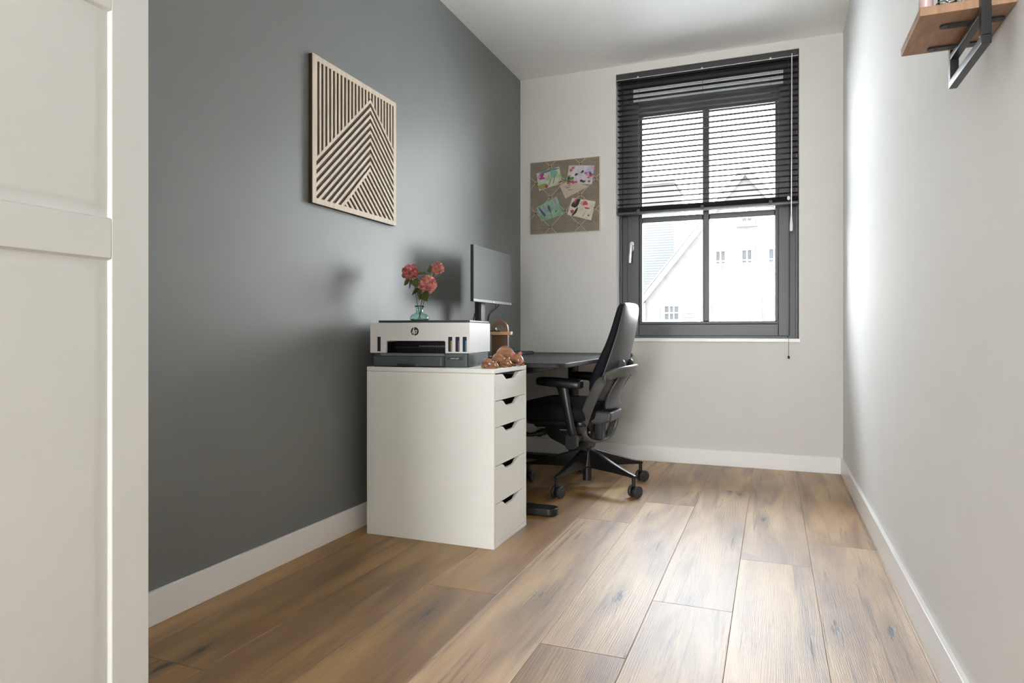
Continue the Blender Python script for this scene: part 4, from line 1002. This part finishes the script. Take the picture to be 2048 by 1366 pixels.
for x0, x1, z, h, t in ((-1.57, -1.45, 2.012, 0.003, 0.03), (-1.42, -1.30, 2.018, 0.003, -0.05), (-1.19, -1.10, 2.012, 0.008, 0.0), (-1.575, -1.50, 1.80, 0.003, 0), (-1.57, -1.36, 1.842-0.02, 0.004, 0), (-1.40, -1.28, 1.735, 0.003, 0), (-1.575, -1.38, 1.585, 0.004, 0), (-1.57, -1.46, 1.562, 0.005, 0), (-1.33, -1.24, 1.635, 0.006, 0), (-1.40, -1.27, 1.60, 0.006, 0), (-1.36, -1.33, 1.95, 0.005, 0), (-1.36, -1.33, 1.925, 0.005, 0), (-1.36, -1.335, 1.90, 0.005, 0), (-1.12, -1.10, 1.94, 0.008, 0), (-1.57, -1.47, 1.72, 0.003, 0), (-1.36, -1.31, 1.715, 0.006, 0), (-1.13, -1.10, 1.98, 0.01, 0), (-1.12, -1.10, 1.62, 0.008, 0)): scribble(x0, x1, z, h, t)
for r_ in (0.050, 0.044, 0.030):
    tube(bm, [(-1.145+r_*1.05*math.cos(a), YB-0.0001, 1.785+r_*0.8*math.sin(a)) for a in [PI*0.0+PI*1.1*k/16 for k in range(17)]], 0.0008, 4)
for k in range(4): tube(bm, [(-1.185+k*0.016, YB-0.0001, 1.752), (-1.178+k*0.016, YB-0.0001, 1.795)], 0.0009, 4)
lobj('printed_script', bm, M_ink, mb)
def grad_card(name, c0, c1, c2):
    m = mat(name, c1, 0.6, var=0.3, nscale=18); n = m.node_tree.nodes
    r = [x for x in n if x.type == 'VALTORGB'][0]; r.color_ramp.elements[0].color = tuple(c0)+(1,); r.color_ramp.elements[1].color = tuple(c2)+(1,)
    e = r.color_ramp.elements.new(0.5); e.color = tuple(c1)+(1,); return m
def card(name, label, cat, quad, bgm, blobs, yoff, group=None):
    """quad: TL,TR,BR,BL in x,z; blobs: (u,v,ru,rv,rot,mat)"""
    bm = BM(); mats = [bgm]; y = YB-yoff
    prism(bm, quad, 'y', y-0.0008, y)
    TL, TR, BRr, BLl = [Vector(p) for p in quad]
    def at(u, v): return (TL.lerp(TR, u)).lerp(BLl.lerp(BRr, u), v)
    for i, (u, v, ru, rv, rot, mm) in enumerate(blobs):
        if mm not in mats: mats.append(mm)
        pts = []; n_ = 16
        for k in range(n_):
            a = 2*PI*k/n_; w = 1+0.16*math.sin(3*a+i*1.7); du = math.cos(a)*ru*w; dv = math.sin(a)*rv*w
            uu = u+du*math.cos(rot)-dv*math.sin(rot); vv = v+du*math.sin(rot)+dv*math.cos(rot)
            pts.append(tuple(at(max(0.005, min(0.995, uu)), max(0.005, min(0.995, vv)))))
        q = [bm.verts.new((p[0], y-0.0009-0.00004*(i+1), p[1])) for p in pts]
        try: bm.faces.new(q).material_index = mats.index(mm)
        except Exception: pass
    return tag(obj(name, bm, mats), label, cat, group)
P_mag = mat('print_magenta', (0.42, 0.05, 0.24), 0.6); P_red = mat('print_red', (0.50, 0.05, 0.09), 0.6); P_grn = mat('print_green', (0.06, 0.17, 0.04), 0.6); P_olv = mat('print_olive', (0.28, 0.34, 0.08), 0.6)
P_pur = mat('print_purple', (0.12, 0.07, 0.22), 0.6); P_dk = mat('print_dark', (0.02, 0.03, 0.03), 0.6); P_pk = mat('print_pink', (0.62, 0.25, 0.34), 0.6); P_lt = mat('print_light', (0.62, 0.62, 0.60), 0.6); P_blu = mat('print_blue', (0.12, 0.20, 0.26), 0.6)
random.seed(21)
card('photo_card', 'photo card of magenta flower, top left on memo board', 'photo card', [(-1.538, 1.958), (-1.372, 1.991), (-1.349, 1.875), (-1.518, 1.834)], grad_card('card_spring', (0.25, 0.38, 0.16), (0.50, 0.55, 0.42), (0.62, 0.60, 0.52)),
     [(0.55, 0.06, 0.42, 0.08, 0.02, P_blu), (0.72, 0.3, 0.16, 0.22, 0, mat('print_teal', (0.20, 0.42, 0.33), 0.6)), (0.16, 0.82, 0.2, 0.14, 0, P_olv), (0.18, 0.25, 0.10, 0.17, 0.6, P_mag), (0.24, 0.38, 0.10, 0.06, 0.3, P_mag), (0.10, 0.24, 0.08, 0.06, 0.9, P_pk), (0.33, 0.88, 0.06, 0.10, 0, P_red), (0.93, 0.9, 0.09, 0.05, 0, P_red), (0.70, 0.62, 0.012, 0.3, 0.3, P_dk), (0.48, 0.75, 0.015, 0.26, 0.5, P_grn), (0.5, 0.32, 0.03, 0.12, 0.3, P_pk)], 0.0016, 'cards pinned to the memo board')
card('photo_card', 'photo card crowded with small pink flowers, top right on board', 'photo card', [(-1.300, 1.992), (-1.121, 1.975), (-1.140, 1.850), (-1.319, 1.865)], grad_card('card_meadow', (0.36, 0.40, 0.36), (0.55, 0.50, 0.54), (0.66, 0.62, 0.64)),
     [(0.85, 0.3, 0.16, 0.3, 0.2, mat('print_lilac', (0.42, 0.40, 0.55), 0.6)), (0.1, 0.8, 0.14, 0.14, 0, P_grn), (0.06, 0.6, 0.07, 0.1, 0, P_olv)]+[(random.uniform(0.05, 0.95), random.uniform(0.05, 0.95), random.uniform(0.04, 0.08), random.uniform(0.04, 0.08), random.random()*3, random.choice([P_red, P_mag, P_pk, P_grn, P_olv, P_dk])) for k in range(26)], 0.0036, 'cards pinned to the memo board')
card('photo_card', 'photo card of purple lavender, bottom left on memo board', 'photo card', [(-1.540, 1.719), (-1.391, 1.786), (-1.341, 1.660), (-1.501, 1.617)], grad_card('card_lavender', (0.14, 0.30, 0.18), (0.25, 0.40, 0.27), (0.38, 0.45, 0.40)),
     [(0.18, 0.45, 0.05, 0.36, -0.2, P_pur), (0.32, 0.30, 0.04, 0.26, 0, mat('print_lav', (0.30, 0.24, 0.42), 0.6)), (0.52, 0.42, 0.05, 0.22, 0, P_pur), (0.86, 0.2, 0.05, 0.28, 0, mat('print_lav', (0.30, 0.24, 0.42), 0.6)), (0.5, 0.85, 0.012, 0.14, 0, P_grn), (0.75, 0.7, 0.04, 0.05, 0, P_pur)], 0.0016, 'cards pinned to the memo board')
card('photo_card', 'photo card of red blossoms on cream, bottom right on board', 'photo card', [(-1.278, 1.768), (-1.114, 1.731), (-1.145, 1.605), (-1.314, 1.655)], grad_card('card_bloom', (0.50, 0.47, 0.34), (0.60, 0.56, 0.45), (0.66, 0.60, 0.52)),
     [(0.22, 0.25, 0.13, 0.32, 0.3, P_dk), (0.28, 0.75, 0.05, 0.28, 0.25, P_dk), (0.17, 0.16, 0.04, 0.14, 0, P_red), (0.50, 0.2, 0.10, 0.14, 0, P_pk), (0.60, 0.18, 0.10, 0.12, 0, P_red), (0.72, 0.42, 0.11, 0.05, 0, P_red), (0.16, 0.76, 0.07, 0.11, 0, P_red), (0.66, 0.75, 0.01, 0.2, 0.2, P_grn), (0.85, 0.78, 0.04, 0.05, 0, P_grn)], 0.0016, 'cards pinned to the memo board')
card('envelope', 'old cream envelope tucked under cards at board centre', 'envelope', [(-1.369, 1.861), (-1.308, 1.885), (-1.161, 1.839), (-1.327, 1.765)], M_paper, [(0.35, 0.30, 0.13, 0.02, 0.4, M_ink), (0.42, 0.42, 0.15, 0.02, 0.4, M_ink), (0.4, 0.62, 0.12, 0.02, 0.6, M_ink), (0.6, 0.3, 0.1, 0.02, 0.4, M_ink)], 0.0026)

# ------------------------------------------------------------------ wall shelf (upper right) and what stands on it
sh_ = thing('wall_shelf', 'small wooden shelf in a black metal frame on right wall', 'shelf', (0.315, 1.455, 1.335))
SX0, SX1, SY0, SY1, SZ = 0.244, 0.388, 1.363, 1.549, 1.405
bm = BM(); box(bm, SX0, SX1, SY0, SY1, SZ, SZ+0.016); lobj('plank', bm, M_oak, sh_, bevel=0.0015)
bm = BM(); q = 0.0075; lx = 0.340
M_iron = mat('bracket_black', (0.022, 0.022, 0.024), 0.32, 0.3, var=0.08)
yn, yf_ = SY0-q-0.0008, SY1+q+0.012
box(bm, lx-q, lx+q, yn-q, yn+q, 1.3512, 1.6948); box(bm, lx-q, lx+q, yf_-q, yf_+q, 1.3512, 1.6948)
box(bm, lx-q, lx+q, yn-q, yf_+q, 1.336, 1.351); box(bm, lx-q, lx+q, yn-q, yf_+q, 1.695, 1.710)
box(bm, lx-q, lx+q, yn+q, yf_-q, SZ-0.0145, SZ-0.004)
lobj('frame', bm, M_iron, sh_, bevel=0.001)
for y in (1.420, 1.524):
    bm = BM(); prism(bm, rrect(0.286, 0.386, y-0.0085, y+0.0085, 0.007), 'z', SZ-0.0038, SZ-0.0003); t = lobj('mounting_plate', bm, M_iron, sh_)
    bm = BM(); 
    lathe(bm, [(0.0028, -0.0048), (0.0032, -0.0038)], (0.300, y, SZ), 10)
    for v in bm.verts: v.co -= Vector(sh_.location)
    obj('screw', bm, M_black, t)
SZT = SZ+0.0163
bm = BM(); lathe(bm, [(0.0005, 0), (0.0100, 0), (0.0112, 0.002), (0.0112, 0.085), (0.0095, 0.086), (0.0095, 0.08), (0.0005, 0.08)], (0.2565, 1.378, SZT), 28)
tag(obj('pink_glass', bm, M_pinkglass, smooth=True), 'pale pink glass cylinder at front edge of wall shelf', 'glass')
bm = BM(); lathe(bm, [(0.0005, 0), (0.013, 0), (0.0145, 0.003), (0.0145, 0.07), (0.0125, 0.07), (0.0125, 0.006), (0.0005, 0.006)], (0.290, 1.383, SZT), 28)
tag(obj('clear_jar', bm, M_clear, smooth=True), 'clear glass jar beside the pink glass on shelf', 'jar')
bm = BM(); tube(bm, smooth_path([(0.270, 1.374, SZT+0.0012), (0.274, 1.370, SZT+0.006), (0.282, 1.368, SZT+0.007), (0.288, 1.3665, SZT+0.002)], 6), 0.0011, 6)
tag(obj('wire_ring', bm, M_black, smooth=True), 'thin black wire between the pink glass and jar', 'wire')
bm = BM(); random.seed(3)
for k in range(6):
    a = k*1.05; cx3 = 0.3175+0.0065*math.cos(a); cy3 = 1.383+0.010*math.sin(a)
    tube(bm, [Vector((cx3+0.0055*math.cos(t), cy3+0.006*math.sin(t)*0.6, SZT+0.0085+0.0055*math.sin(t+k))) for t in [2*PI*j/18 for j in range(18)]], 0.0014, 7, closed=True)
tag(obj('twisted_ornament', bm, mat('ornament_pewter', (0.42, 0.37, 0.32), 0.3, 0.4), smooth=True, angle=180), 'small twisted pewter ornament on shelf near the wall bracket', 'ornament')
bm = BM(); lathe(bm, [(0.0005, 0), (0.012, 0), (0.013, 0.003), (0.013, 0.06), (0.0115, 0.06), (0.0115, 0.005), (0.0005, 0.005)], (0.3695, 1.405, SZT), 28)
tag(obj('tumbler', bm, M_clear, smooth=True), 'clear glass tumbler at shelf end against right wall', 'glass')
